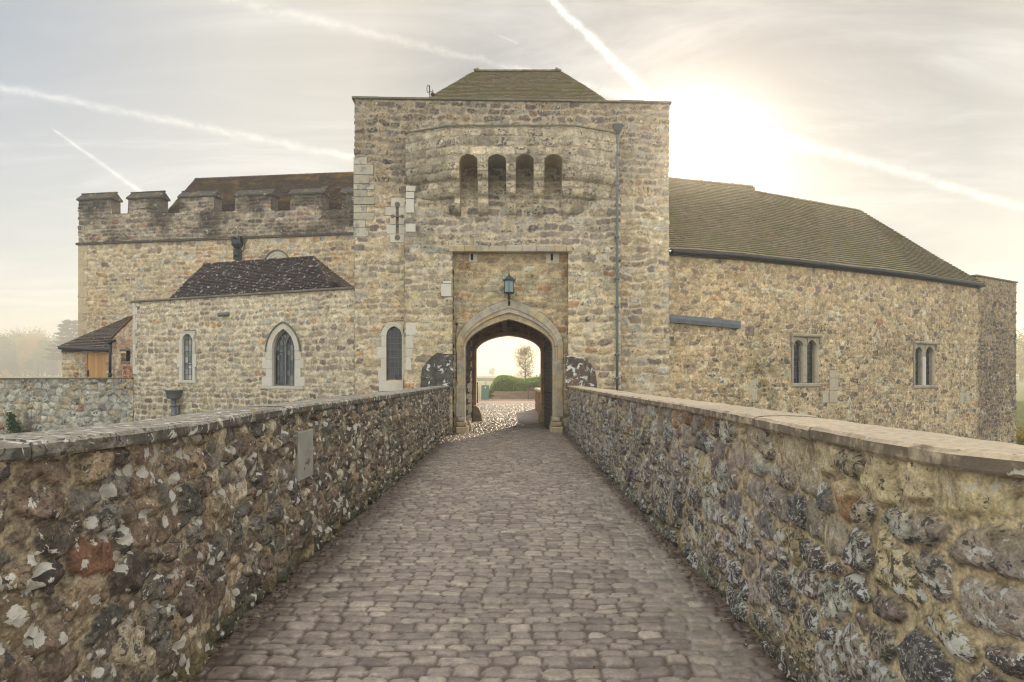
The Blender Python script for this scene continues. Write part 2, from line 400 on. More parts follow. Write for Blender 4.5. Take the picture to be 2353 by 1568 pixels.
def m_leaf(name, cols, trans=0.35):
    m = bpy.data.materials.new(name); m.use_nodes = True; t = m.node_tree; t.nodes.clear(); g = G(t)
    rnd = g.n('ShaderNodeNewGeometry').outputs['Random Per Island']
    n = len(cols); col = g.cr(rnd, [(i/(n-1), k) for i, k in enumerate(cols)])
    d = g.n('ShaderNodeBsdfPrincipled'); g.put(d.inputs['Base Color'], col); d.inputs['Roughness'].default_value = 0.6; d.inputs['Specular IOR Level'].default_value = 0.3
    tr = g.n('ShaderNodeBsdfTranslucent'); g.put(tr.inputs[0], g.mix(1.0, col, (1.6, 1.7, 0.8), 'MULTIPLY'))
    mx = g.n('ShaderNodeMixShader'); mx.inputs[0].default_value = trans
    t.links.new(d.outputs[0], mx.inputs[1]); t.links.new(tr.outputs[0], mx.inputs[2])
    o = g.n('ShaderNodeOutputMaterial'); t.links.new(mx.outputs[0], o.inputs[0]); return m

MT = {}
MT['facade'] = m_rubble('facade_rubble', white=0.30, wscale=7, black=0.6, bscale=13, grain=26, bdist=0.025, speck=1.2, con=1.2)
MT['parapet_l'] = m_rubble('parapet_rubble_lichened', white=0.40, wscale=14, black=0.6, blobs=13, bscale=24, grain=75, bdist=0.02, wcol=(0.62, 0.58, 0.50), moss=0.2, speck=1.6, con=1.7)
MT['parapet_r'] = m_rubble('parapet_rubble_speckled', white=0.66, wscale=20, black=0.8, bscale=26, grain=75, bdist=0.018, wcol=(0.50, 0.49, 0.45), moss=0.25, speck=2.6, con=1.5)
MT['setts'] = m_rubble('stone_setts', white=0.0, wscale=9, black=0.2, bscale=30, grain=45, bdist=0.004, rough=0.5)
MT['ashlar'] = m_island('pale_ashlar', [(0.50, 0.46, 0.36), (0.56, 0.52, 0.42), (0.46, 0.41, 0.31)], 14, 0.85, 0.14, 0.004)
MT['newstone'] = m_island('fresh_limestone', [(0.54, 0.505, 0.42), (0.59, 0.555, 0.47), (0.50, 0.455, 0.36)], 10, 0.85, 0.09, 0.003)
MT['quoin_stained'] = m_island('stained_limestone', [(0.43, 0.39, 0.30), (0.48, 0.44, 0.35), (0.37, 0.325, 0.24)], 8, 0.85, 0.15, 0.003, stain=(3.3, 0.50, 0.66, (0.14, 0.14, 0.15), 0.75))
MT['archstone'] = m_island('gate_arch_stone', [(0.46, 0.39, 0.27), (0.36, 0.32, 0.26), (0.50, 0.41, 0.25), (0.40, 0.30, 0.17), (0.44, 0.40, 0.32)], 7, 0.9, 0.22, 0.010, stain=(2.3, 0.5, 0.72, (0.16, 0.15, 0.13), 0.6))
MT['windowstone'] = m_island('old_window_stone', [(0.42, 0.36, 0.25), (0.34, 0.30, 0.22)], 9, 0.9, 0.2, 0.008, stain=(3.0, 0.5, 0.7, (0.12, 0.11, 0.09), 0.5))
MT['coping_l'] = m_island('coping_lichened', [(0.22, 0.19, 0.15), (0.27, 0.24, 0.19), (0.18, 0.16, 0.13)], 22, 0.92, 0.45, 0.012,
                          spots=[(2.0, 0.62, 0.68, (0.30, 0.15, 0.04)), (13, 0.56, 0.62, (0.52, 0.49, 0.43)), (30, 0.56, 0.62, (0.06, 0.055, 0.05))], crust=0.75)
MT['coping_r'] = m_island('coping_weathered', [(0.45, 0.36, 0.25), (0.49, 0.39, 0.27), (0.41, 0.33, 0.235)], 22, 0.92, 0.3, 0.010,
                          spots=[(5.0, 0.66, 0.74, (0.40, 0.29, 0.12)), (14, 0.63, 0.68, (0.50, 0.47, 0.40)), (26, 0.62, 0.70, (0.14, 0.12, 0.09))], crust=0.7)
MT['coping_d'] = m_island('coping_mossy', [(0.13, 0.12, 0.09), (0.18, 0.17, 0.12)], 10, 0.95, 0.35, 0.01, spots=[(4, 0.55, 0.7, (0.16, 0.17, 0.07))])
MT['merlon_cap'] = m_island('merlon_cap_stone', [(0.05, 0.045, 0.038), (0.075, 0.065, 0.052), (0.06, 0.05, 0.04)], 6, 0.95, 0.4, 0.01, spots=[(2.2, 0.55, 0.70, (0.22, 0.16, 0.06)), (7, 0.63, 0.68, (0.40, 0.38, 0.33))])
MT['tile_brown'] = m_island('clay_tiles_brown', [(0.085, 0.058, 0.042), (0.11, 0.07, 0.05), (0.07, 0.055, 0.045), (0.13, 0.09, 0.06)], 12, 0.9, 0.3, 0.004, spots=[(0.9, 0.50, 0.70, (0.26, 0.17, 0.05)), (9, 0.63, 0.70, (0.28, 0.26, 0.20))], spec=0.1)
MT['tile_black'] = m_island('tiles_dark_lichened', [(0.035, 0.026, 0.028), (0.055, 0.038, 0.036), (0.025, 0.02, 0.022), (0.07, 0.045, 0.035)], 12, 0.85, 0.3, 0.004, stretch=(1, 1, 1), spots=[(7.5, 0.60, 0.625, (0.50, 0.48, 0.42))], spec=0.1)
MT['tile_green'] = m_island('clay_tiles_mossy', [(0.22, 0.19, 0.12), (0.26, 0.22, 0.14), (0.19, 0.16, 0.11), (0.28, 0.22, 0.14)], 14, 0.95, 0.3, 0.004, spots=[(1.2, 0.48, 0.72, (0.19, 0.19, 0.08))], spec=0.08)
MT['tile_shed'] = m_island('tiles_shed', [(0.055, 0.045, 0.04), (0.10, 0.072, 0.055), (0.07, 0.06, 0.052), (0.13, 0.085, 0.06)], 12, 0.9, 0.3, 0.004, spots=[(8, 0.60, 0.66, (0.33, 0.31, 0.26)), (2, 0.55, 0.68, (0.11, 0.12, 0.05))])
MT['iron'] = m_plain('black_iron', (0.02, 0.022, 0.028), 0.45, 0.3)
MT['greyiron'] = m_plain('grey_painted_iron', (0.125, 0.135, 0.135), 0.6, 0.1)
MT['lead'] = m_plain('lead_sheet', (0.12, 0.13, 0.14), 0.6, 0.2, 0.3, 5, 0.006)
MT['rust'] = m_plain('rusty_iron', (0.06, 0.028, 0.018), 0.8, 0.2)
MT['oak'] = m_island('new_oak_boards', [(0.50, 0.29, 0.11), (0.56, 0.34, 0.14), (0.45, 0.25, 0.09)], 10, 0.6, 0.14, 0.002, stretch=(3, 3, 0.35))
MT['oldoak'] = m_island('old_dark_oak', [(0.045, 0.035, 0.028), (0.065, 0.05, 0.04), (0.035, 0.028, 0.024)], 14, 0.75, 0.3, 0.004, stretch=(3, 3, 0.4))
MT['beam'] = m_island('ceiling_beams', [(0.14, 0.075, 0.04), (0.18, 0.10, 0.055)], 9, 0.8, 0.3, 0.006)
MT['wframe'] = m_plain('weathered_window_timber', (0.17, 0.16, 0.145), 0.7, 0, 0.2)
MT['came'] = m_plain('lead_cames', (0.09, 0.10, 0.12), 0.5, 0.2)
MT['brownwood'] = m_island('bench_timber', [(0.10, 0.05, 0.045), (0.13, 0.065, 0.055)], 12, 0.6, 0.2, 0.002)
MT['signgreen'] = m_plain('sign_green', (0.05, 0.16, 0.12), 0.35, 0, 0.1)
MT['white'] = m_plain('white_paint', (0.75, 0.76, 0.74), 0.5, 0, 0.05)
MT['gap_shade'] = m_plain('dark_gap', (0.012, 0.011, 0.01), 1, 0, 0.2)  # near-black panels: shade inside small openings painted as colour
MT['bark'] = m_plain('bark', (0.09, 0.07, 0.05), 0.9, 0, 0.3, 20, 0.01)
def m_glass(name, cols, rough=0.06):
    m, g, p = newmat(name); rnd = g.n('ShaderNodeNewGeometry').outputs['Random Per Island']
    n = len(cols); g.put(p.inputs['Base Color'], g.cr(rnd, [(i/(n-1), k) for i, k in enumerate(cols)]))
    p.inputs['Roughness'].default_value = rough; p.inputs['Specular IOR Level'].default_value = 0.4
    bump(g, p, g.noise(oc(g), 9, 2), 0.01, 0.5); return m
MT['glass_dark'] = m_glass('leaded_glass_dark', [(0.012, 0.015, 0.022), (0.03, 0.03, 0.045), (0.05, 0.03, 0.035), (0.02, 0.03, 0.035)])
MT['glass_pale'] = m_glass('leaded_glass_pale', [(0.08, 0.10, 0.11), (0.45, 0.44, 0.40), (0.16, 0.19, 0.18), (0.55, 0.54, 0.50), (0.10, 0.13, 0.11)])
MT['glass_grn'] = m_glass('leaded_glass_green', [(0.03, 0.05, 0.05), (0.08, 0.10, 0.09), (0.20, 0.20, 0.19), (0.02, 0.05, 0.03)])

# ------------------------------------------------------------------ rubble masonry as a real relief
PAL_TAN = [(4, (0.40, 0.32, 0.20)), (3, (0.34, 0.28, 0.185)), (3, (0.30, 0.265, 0.20)), (2, (0.33, 0.31, 0.255)), (1.5, (0.235, 0.19, 0.145)), (0.5, (0.17, 0.14, 0.12)), (0.25, (0.30, 0.20, 0.125)), (0.8, (0.45, 0.40, 0.29))]
PAL_GREY = [(4, (0.33, 0.30, 0.235)), (3, (0.36, 0.31, 0.21)), (2, (0.24, 0.21, 0.17)), (2, (0.40, 0.37, 0.30)), (0.7, (0.19, 0.165, 0.14)), (0.2, (0.28, 0.19, 0.125))]
PAL_DARK = [(3, (0.22, 0.185, 0.145)), (3, (0.17, 0.14, 0.115)), (2, (0.28, 0.245, 0.19)), (1, (0.34, 0.31, 0.25)), (1, (0.22, 0.13, 0.085)), (1, (0.12, 0.105, 0.095))]
PAL_NEARL = [(3, (0.13, 0.095, 0.068)), (3, (0.115, 0.10, 0.08)), (2, (0.20, 0.15, 0.095)), (0.35, (0.15, 0.08, 0.05)), (1.6, (0.09, 0.07, 0.055)), (1.6, (0.27, 0.225, 0.16)), (0.3, (0.21, 0.14, 0.085))]
PAL_NEARL = [(a, tuple(q*1.45 for q in b)) for a, b in PAL_NEARL]
PAL_NEARR = [(3, (0.22, 0.185, 0.16)), (3, (0.25, 0.21, 0.17)), (2, (0.17, 0.13, 0.115)), (1.5, (0.30, 0.285, 0.25)), (1.4, (0.33, 0.27, 0.17)), (0.4, (0.24, 0.15, 0.09)), (0.6, (0.13, 0.115, 0.11))]
PAL_NEARR = [(a, tuple(q*1.22 for q in b)) for a, b in PAL_NEARR]
PAL_LOW = [(3, (0.31, 0.305, 0.265)), (3, (0.36, 0.35, 0.30)), (2, (0.27, 0.25, 0.20)), (1.8, (0.34, 0.29, 0.19)), (0.3, (0.16, 0.145, 0.13)), (0.12, (0.26, 0.14, 0.09))]
M_TAN, M_GREY, M_SAND = (0.45, 0.38, 0.275), (0.36, 0.31, 0.22), (0.40, 0.33, 0.22)
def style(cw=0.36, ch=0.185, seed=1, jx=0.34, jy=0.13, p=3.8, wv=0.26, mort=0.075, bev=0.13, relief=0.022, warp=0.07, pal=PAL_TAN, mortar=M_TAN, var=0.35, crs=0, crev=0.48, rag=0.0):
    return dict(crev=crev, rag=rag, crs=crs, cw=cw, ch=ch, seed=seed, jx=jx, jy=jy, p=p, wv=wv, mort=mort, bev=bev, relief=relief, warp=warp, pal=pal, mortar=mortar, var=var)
def masonry(S, Z, st):
    sd = st['seed']; ch = st['ch']
    u = S+(fbm(S*1.6/ch*0.3, Z*1.6/ch*0.3, sd)-0.5)*2*st['warp']+ (fbm(S*1.3/ch, Z*1.3/ch, sd+31)-0.5)*ch*0.45
    v = Z+(fbm(S*1.1/ch*0.3+9, Z*1.1/ch*0.3, sd+7)-0.5)*2*st['warp']+(fbm(S*1.2/ch, Z*1.5/ch+4, sd+37)-0.5)*ch*0.3
    if st['rag']: u = u+(fbm(S*4/ch, Z*4/ch, sd+51, 3)-0.5)*ch*st['rag']; v = v+(fbm(S*4/ch, Z*4/ch+7, sd+57, 3)-0.5)*ch*st['rag']
    e, r1, r2, r3 = courses(u, v, st['cw'], ch, sd, st['jx'], st['crs']) if st['crs'] else cells(u, v, st['cw'], ch, sd, st['jx'], st['jy'], st['p'], st['wv'])
    e = e+(fbm(S*9, Z*9, sd+11, 3)-0.5)*0.10
    m0 = st['mort']*(0.6+0.9*r2); k = sst(m0, m0+0.05, e); hg = sst(m0-0.01, m0+st['bev'], e)
    rg = fbm(S/ch*1.6, Z/ch*1.6, sd+13, 4)-0.5
    h = st['relief']*(hg*(0.35+0.75*r3)+hg*rg*1.3) + (fbm(S*14, Z*14, sd+17, 3)-0.5)*0.010
    c = pick(st['pal'], r1)*(1-st['var']/2+st['var']*r2)[..., None]
    mot = fbm(S/ch*1.1+5, Z/ch*1.1, sd+19, 4)
    c = c*(0.72+0.56*mot)[..., None]
    mc = np.array(st['mortar'])*(0.82+0.36*fbm(S*3, Z*3, sd+23, 4))[..., None]
    col = mc*(1-k[..., None])+c*k[..., None]
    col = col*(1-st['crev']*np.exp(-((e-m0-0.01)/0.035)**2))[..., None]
    col = col*(0.86+0.28*fbm(S*0.45, Z*0.3, sd+41, 3))[..., None]
    return h, col, k, r1, r3
def rubble(name, parent, line, sv, zv, mat, st, ztop=None, zbot=None, off=None, holes=(), flats=(), colfn=None):
    sv = np.asarray(sv); zv = np.asarray(zv)
    S, Z = np.meshgrid(sv, zv, indexing='ij')
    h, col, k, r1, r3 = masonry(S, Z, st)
    zt = None
    if ztop is not None:
        zt = ztop(S); under = Z < zt-1e-4; Z = np.minimum(Z, zt)
    if zbot is not None:
        zb = zbot(S); Z = np.maximum(Z, zb)
    X, Y = line.at(sv); N = line.normal(sv)
    XX = np.repeat(X[:, None], len(zv), 1); YY = np.repeat(Y[:, None], len(zv), 1)
    zone = np.full(S.shape, 0.3)
    if mat is MT['facade']: col = col*np.array([1.26, 1.23, 1.18])
    if colfn: col, zone = colfn(S, Z, XX, YY, col, k, r1)
    for fr, poly in flats:
        m = pip(fr.u_of(XX, YY), Z, poly); h = np.where(m, -0.03, h)
    w = h+(off(Z) if off else 0)
    PX = XX+N[:, 0:1]*w; PY = YY+N[:, 1:2]*w
    F = grid_faces(*S.shape)
    keep = np.ones(len(F), bool)
    cz = Z.ravel()[F].mean(1); 
    zr = Z.ravel()[F]; keep &= (zr.max(1)-zr.min(1)) > 1e-5
    if holes:
        cx = XX.ravel()[F].mean(1); cy = YY.ravel()[F].mean(1)
        for fr, poly in holes: keep &= ~pip(fr.u_of(cx, cy), cz, poly)
    Pt = np.stack([PX.ravel(), PY.ravel(), Z.ravel()], 1)
    aux = np.stack([k.ravel(), r3.ravel(), zone.ravel()], 1)
    F = F[keep]; used = np.unique(F); rm = np.zeros(len(Pt), np.int32); rm[used] = np.arange(len(used))
    me = raw_mesh(name, Pt[used], rm[F], np.clip(col, 0.01, 0.75).reshape(-1, 3)[used], aux[used])
    return link(name, me, parent, mat)
def rng(a, b, d): return np.linspace(a, b, max(2, int(round((b-a)/d))+1))

# ------------------------------------------------------------------ tiled roofs
class Tiles:
    def __init__(s): s.V = []; s.F = []; s.n = 0
    def patch(s, A, B, C, D, course=0.125, tw=0.19, lift=0.05, seed=0, sag=0.035, ext=0.0):
        rg = np.random.RandomState(seed); A, B, C, D = [np.array(q, float) for q in (A, B, C, D)]
        L = (np.linalg.norm(D-A)+np.linalg.norm(C-B))/2; n = max(2, int(round(L/course)))
        N = np.cross(B-A, (C+D)/2-A); N /= np.linalg.norm(N)
        if N[2] < 0: N = -N
        q = np.linspace(0, 1, 7); gr = [[A*(1-a)*(1-b)+B*a*(1-b)+C*a*b+D*(1-a)*b-N*0.035 for a in q] for b in q]
        b0 = s.n; s.V.extend([p for r in gr for p in r]); s.n += 49
        s.F += [(b0+i*7+j, b0+i*7+j+1, b0+i*7+j+8, b0+i*7+j+7) for i in range(6) for j in range(6)]
        def S(u, t):
            a = A+(D-A)*t; b = B+(C-B)*t; return a[None]+(b-a)[None]*u[:, None]
        for k in range(n):
            t0 = k/n-(0.3/n if k == 0 else 0); t1 = min(1.0, (k+1.25)/n)
            w = np.linalg.norm((B-A)*(1-max(t0, 0))+(C-D)*max(t0, 0)); m = max(1, int(round(w/tw)))
            e = np.linspace(0, 1, m+1); o = (0.5 if k % 2 else 0)/m
            if m > 2: e = np.concatenate([[0], e[1:-1]+o-0.25/m+rg.uniform(-0.06, 0.06, m-1)/m, [1]])
            e0, e1 = e[:-1], e[1:]
            g = 0.0025/max(w, 0.1)
            if ext: e0 = np.where(e0 == 0, -ext/max(w, .2), e0); e1 = np.where(e1 == 1, 1+ext/max(w, .2), e1)
            p00 = S(e0+g, t0); p10 = S(e1-g, t0); p11 = S(e1-g, t1); p01 = S(e0+g, t1)
            lf = lift*(1+rg.uniform(-0.12, 0.15, m))[:, None]*N
            sg = (fbm(p00[:, 0]*0.5, p00[:, 1]*0.5+p00[:, 2]*0.7, 3, 2)-0.5)[:, None]*sag*2*N
            tilt = rg.uniform(-0.003, 0.003, m)[:, None]*N
            v = np.stack([p00+lf+sg+tilt, p10+lf+sg-tilt, p11+sg, p01+sg, p00+sg-N*0.02, p10+sg-N*0.02], 1)
            for q in range(m):
                b = s.n; s.V.extend(v[q]); s.n += 6
                s.F += [(b, b+1, b+2, b+3), (b+4, b+5, b+1, b)]
        return s
    def ridge(s, p, q, r=0.11, step=0.32, seed=0, drop=0.05):
        rg = random.Random(seed); p, q = Vector(p), Vector(q); d = q-p; n = max(1, int(d.length/step)); dn = d.normalized()
        side = dn.cross(Vector((0, 0, 1))).normalized(); up = side.cross(dn)
        for k in range(n):
            a = p+d*(k/n); b = p+d*((k+1.08)/n); r0 = r*rg.uniform(1.0, 1.1); r1 = r*0.93
            ring = []
            for c, rr in ((a, r0), (b, r1)):
                for an in (-75, -38, 0, 38, 75):
                    ring.append(np.array(c+side*math.sin(R(an))*rr+up*(math.cos(R(an))*rr-drop)))
            b0 = s.n; s.V.extend(ring); s.n += 10
            s.F += [(b0+i, b0+i+1, b0+i+6, b0+i+5) for i in range(4)]
            s.F += [(b0, b0+1, b0+3, b0+4)]
        return s
    def build(s, name, mat, parent):
        return link(name, raw_mesh(name, np.array(s.V), np.array(s.F), smooth=False), parent, mat)

# ------------------------------------------------------------------ arches and windows
def arch(u0, u1, vs, va, n=14, pt=0.3):
    c, w, r = (u0+u1)/2, (u1-u0)/2, va-vs; out = []
    for i in range(n+1):
        x = -1+2*i/n; x = math.copysign(1-(1-abs(x))**1.6, x) if abs(x) > 0 else 0
        out.append((c+w*x, vs+r*((1-pt)*math.sqrt(max(0, 1-x*x))+pt*(1-abs(x)))))
    return out
def lancet(u0, u1, vs, va, n=14):
    w, r = (u1-u0)/2, va-vs; Rr = (w*w+r*r)/(2*w); out = []
    a1 = math.atan2(r, Rr-w)
    for i in range(n//2+1):
        a = a1*i/(n//2); out.append((u0+Rr-Rr*math.cos(a), vs+Rr*math.sin(a)))
    return out+[(u0+u1-x, y) for x, y in out[::-1][1:]]
def ring_blocks(mb, A, B, w0, w1, seg=2, gap=0.0025):
    n = len(A)-1; k = 0
    while k < n:
        e = min(n, k+seg); a = [Vector((*q, 0)) for q in A[k:e+1]]; b = [Vector((*q, 0)) for q in B[k:e+1]]
        da = (a[1]-a[0]).normalized()*gap; db = (a[-1]-a[-2]).normalized()*gap
        a[0] += da; b[0] += da; a[-1] -= db; b[-1] -= db
        mb.strip([q.xy[:] for q in a], [q.xy[:] for q in b], w0, w1); k = e
def jamb_blocks(mb, ui, sgn, v0, v1, w0, w1, wn, ww, hb=0.28, rnd=random, first=0):
    """blocks beside an opening edge ui; sgn = -1 to the left, +1 to the right; alternately narrow wn / wide ww"""
    n = max(1, round((v1-v0)/hb)); h = (v1-v0)/n
    for k in range(n):
        w = (wn if (k+first) % 2 else ww)*rnd.uniform(0.93, 1.07); a, b = (ui-w, ui) if sgn < 0 else (ui, ui+w)
        mb.bevbox(a, b, v0+k*h+0.002, v0+(k+1)*h-0.002, w0, w1, 0.006)
def panes(mb, u0, u1, v0, v1, nc, nr, w, rnd):
    for i in range(nc):
        for j in range(nr):
            a, b = u0+(u1-u0)*i/nc, u0+(u1-u0)*(i+1)/nc; c, d = v0+(v1-v0)*j/nr, v0+(v1-v0)*(j+1)/nr
            t = [w+rnd.uniform(-0.008, 0.008) for _ in range(2)]
            mb.add([(a, c, t[0]), (b, c, t[1]), (b, d, t[1]), (a, d, t[0])], [(0, 1, 2, 3)])
def cames(mb, u0, u1, v0, v1, nc, nr, w, r=0.006):
    for i in range(1, nc): u = u0+(u1-u0)*i/nc; mb.box(u-r, u+r, v0, v1, w, w+0.010)
    for j in range(1, nr): v = v0+(v1-v0)*j/nr; mb.box(u0, u1, v-r*1.2, v+r*1.2, w+0.001, w+0.012)

rnd = random.Random(7)

# ================================================================== GATEHOUSE
TW = Line([(-4.87, 28.0), (-4.87, 21.13), (4.94, 21.50), (4.94, 28.0)])
TWZ = 10.33
gate = thing('gatehouse', 'tall square stone gatehouse with pointed entrance arch and hipped tile roof', 'gatehouse')
LBL = Line([(pX(930, 21.4), 21.35), (pX(930, 20.75), 20.75), (pX(1040, 20.62), 20.62), (pX(1307, 20.62), 20.62), (pX(1426, 20.78), 20.78), (pX(1426, 20.78), 21.5)])
LBf = Frame(O=(0, 20.62), t=(1, 0)); TWf = Frame(TW, 900)
MPL = Line([(pX(933, 20.62), 21.3), (pX(933, 20.62), 20.62), (pX(1036, 20.0), 20.0), (pX(1318, 20.0), 20.0), (pX(1421, 20.64), 20.64), (pX(1421, 20.64), 21.4)])
MPf = Frame(O=(0, 20.0), t=(1, 0))
def quoin_flat(fr, rects): return [(fr, [fr.uv(a, d), fr.uv(b, d), fr.uv(b, c), fr.uv(a, c)]) for a, b, c, d in rects]
# pale ashlar blocks let into the rubble (pixel boxes on their wall)
q_left = [(812, 843, 362, 378), (812, 858, 379, 402), (812, 848, 403, 423), (812, 860, 424, 436), (812, 843, 437, 453), (812, 861, 454, 470), (812, 842, 472, 489), (812, 860, 490, 506), (812, 839, 507, 524), (812, 847, 525, 545)]
q_cross = [(899, 929, 455, 476), (886, 929, 477, 496), (896, 929, 497, 516), (888, 929, 517, 538), (897, 929, 539, 558)]
q_mid = [(932, 963, 425, 438), (932, 951, 439, 455), (932, 951, 456, 488), (932, 954, 513, 532), (1014, 1037, 653, 682), (1018, 1037, 646, 652.5)]
W3f = Frame(TW, 905)
w3o = [W3f.uv(887.7, 873.5)]; u0, zs = W3f.uv(887.7, 772); u1, za = W3f.uv(923.6, 750); z0w = W3f.uv(905, 873.5)[1]
W3 = dict(u0=u0, u1=u1, zs=zs, za=za, z0=z0w)
def tower_col(S, Z, X, Y, c, k, r):
    f = sst(6.6, 8.3, Z+(fbm(X*0.7, Z*0.7, 5)-0.5)*1.6)[..., None]       # grey weathered upper stage
    c = c*(1-f)+c*np.array([0.66, 0.66, 0.68])*f
    return c, 0.25+0.55*f[..., 0]
stT = style(0.37, 0.225, 11, relief=0.02, rag=0.2, pal=PAL_TAN, crs=0.42, warp=0.13, jx=0.42)
tw_holes = [(W3f, [(u0, z0w), (u0, zs), *lancet(u0, u1, zs, za), (u1, z0w)]),
            (Frame(O=(0, 21.3), t=(1, 0.0377)), [(-2.2, -1), (2.1, -1), (2.1, 8.2), (-2.2, 8.2)])]
W3S = [W3f.uv(*q) for q in ((876, 893), (876, 760), (905, 738), (929, 738), (929, 893))]
rubble('wall', gate, TW, np.concatenate([rng(0, TW.s[1], 0.12)[:-1], rng(TW.s[1], TW.s[2], 0.032), rng(TW.s[2], TW.s[3], 0.12)[1:]]), rng(-3.6, TWZ, 0.034), MT['facade'], stT,
       holes=tw_holes, flats=quoin_flat(TWf, q_left+q_cross)+[(W3f, W3S)], colfn=tower_col)
def frame_hit(x, y): return LBf.uv(x, y)
rec = [LBf.uv(1041, 1100), LBf.uv(1041, 578.5), LBf.uv(1306.5, 578.5), LBf.uv(1306.5, 1100)]
zc = pZ(470, 20.62)
stB = style(0.42, 0.235, 23, relief=0.024, rag=0.2, crs=0.36, warp=0.12, jx=0.42, pal=PAL_GREY, mortar=M_TAN)
def lb_col(S, Z, X, Y, c, k, r):
    f = sst(3.4, 6.2, Z+(fbm(X*0.9, Z*0.9, 8)-0.5)*2)[..., None]
    c = c*(np.array([1.08, 1.04, 0.95])*(1-f)+np.array([0.92, 0.93, 0.95])*f)
    d = (sst(0.55, 0.75, fbm(X*0.8+3, Z*0.5, 77))*sst(-1.6, -3.0, X))[..., None]*0.6
    c = c*(1-d)+c*0.45*d
    return c, 0.2+0.35*f[..., 0]
sB = LBL.s
rubble('buttress_front', gate, LBL, rng(0, sB[-1], 0.032), rng(-0.4, 8.55, 0.033), MT['facade'], stB,
       ztop=lambda S: np.where((S > sB[2]+0.05) & (S < sB[3]-0.05), 8.52, 7.25), off=lambda Z: -0.62*sst(6.95, 8.1, Z), holes=[(LBf, rec)], flats=quoin_flat(LBf, q_mid), colfn=lb_col)
# recessed panel with the gate arch
xr0, xr1 = pX(1041, 20.62), pX(1306.5, 20.62)
PNL = Line([(xr0, 20.61), (xr0, 20.94), (xr1, 20.94), (xr1, 20.61)]); PNf = Frame(O=(0, 20.94), t=(1, 0))
def uvp(x, y): return PNf.uv(x, y)
oL, oR = uvp(1068.8, 800)[0], uvp(1270.3, 800)[0]; oS, oA = uvp(0, 797)[1], uvp(0, 733)[1]
mL, mR = uvp(1059.5, 0)[0], uvp(1281, 0)[0]; mS, mA = uvp(0, 796)[1], uvp(0, 707.5)[1]
rL, rR = uvp(1048.6, 0)[0], uvp(1293.5, 0)[0]; rS, rA = uvp(0, 794)[1], uvp(0, 689)[1]
AO = arch(oL, oR, oS, oA, 28, 0.34); AM = arch(mL, mR, mS, mA, 28, 0.30); AR = arch(rL, rR, rS, rA, 28, 0.26)
stP = style(0.38, 0.20, 37, crs=0.32, warp=0.09, jx=0.40, relief=0.028, pal=[(3, (0.34, 0.275, 0.17)), (3, (0.30, 0.26, 0.175)), (2, (0.255, 0.205, 0.14)), (1, (0.27, 0.17, 0.10)), (1, (0.34, 0.32, 0.25))], mortar=(0.36, 0.28, 0.17))
slb = [(1077, 1097, 583, 603), (1255, 1285, 583, 606)]
def pan_col(S, Z, X, Y, c, k, r):
    g = sst(1.2, 0.1, Z)[..., None]; return c*(1-g*0.35), 0.15+0*Z
rubble('gate_panel', gate, PNL, rng(0, PNL.s[-1], 0.032), rng(-0.2, pZ(577, 20.62), 0.033), MT['facade'], stP,
       holes=[(PNf, [(mL, -1), *AM, (mR, -1)])], flats=[(PNf, [(rL, -1), *AR, (rR, -1)])]+quoin_flat(PNf, slb), colfn=pan_col)
# lintel course that shades the recess + soffit
mb = MB(LBf.M()); z = pZ(578.5, 20.62); x = xr0-0.12
while x < xr1+0.1:
    w = rnd.uniform(0.35, 0.7); e = min(x+w, xr1+0.12); mb.bevbox(x, e-0.006, z-0.004, z+rnd.uniform(0.17, 0.20), -0.34, 0.035+rnd.uniform(0, 0.012), 0.02); x = e
mb.build('lintel_course', MT['archstone'], gate)
# arch orders, jambs, plinths
mb = MB(PNf.M()); ring_blocks(mb, AR, AM, -0.12, 0.035, 3)
for ui, sg, rn in ((mL, -1, mL-rL), (mR, 1, rR-mR)): jamb_blocks(mb, ui, sg, 0.5, rS, -0.12, 0.035, rn, rn, 0.42, rnd)
mb.build('arch_outer_order', MT['archstone'], gate)
mb = MB(PNf.M())
AI = arch(oL, oR, oS, oA, 28, 0.34)
def soff(a, b, k): return [(p[0]*(1-k)+q[0]*k, p[1]*(1-k)+q[1]*k) for p, q in zip(a, b)]
ring_blocks(mb, AM, soff(AM, AO, 0.42), -0.50, 0.0, 4); ring_blocks(mb, soff(AM, AO, 0.43), AO, -0.50, -0.09, 4)
for ui, sg, rn in ((oL, -1, oL-mL), (oR, 1, mR-oR)):
    jamb_blocks(mb, ui, sg, 0.45, oS, -0.50, -0.06, rn*0.55, rn*0.55, 0.44, rnd)
    uo = ui+sg*rn*0.56; jamb_blocks(mb, uo, sg, 0.45, oS, -0.50, 0.0, rn*0.44, rn*0.44, 0.44, rnd)
mb.build('arch_inner_order', MT['archstone'], gate)
for ui, sg, w in ((oL+0.035, -1, 0.26), (oR-0.035, 1, 0.30)):
    mb = MB(PNf.M())
    for k, (z0, z1, ex, fz) in enumerate(((-0.08, 0.20, 0.05, 0.17), (0.205, 0.34, 0.03, 0.14), (0.345, 0.48, 0.0, 0.10))):
        a = ui-w-ex if sg < 0 else ui-ex; mb.bevbox(a, a+w+2*ex-0.02*k, z0, z1, -0.5, fz, 0.03)
    mb.build('jamb_plinth', MT['archstone'], gate)
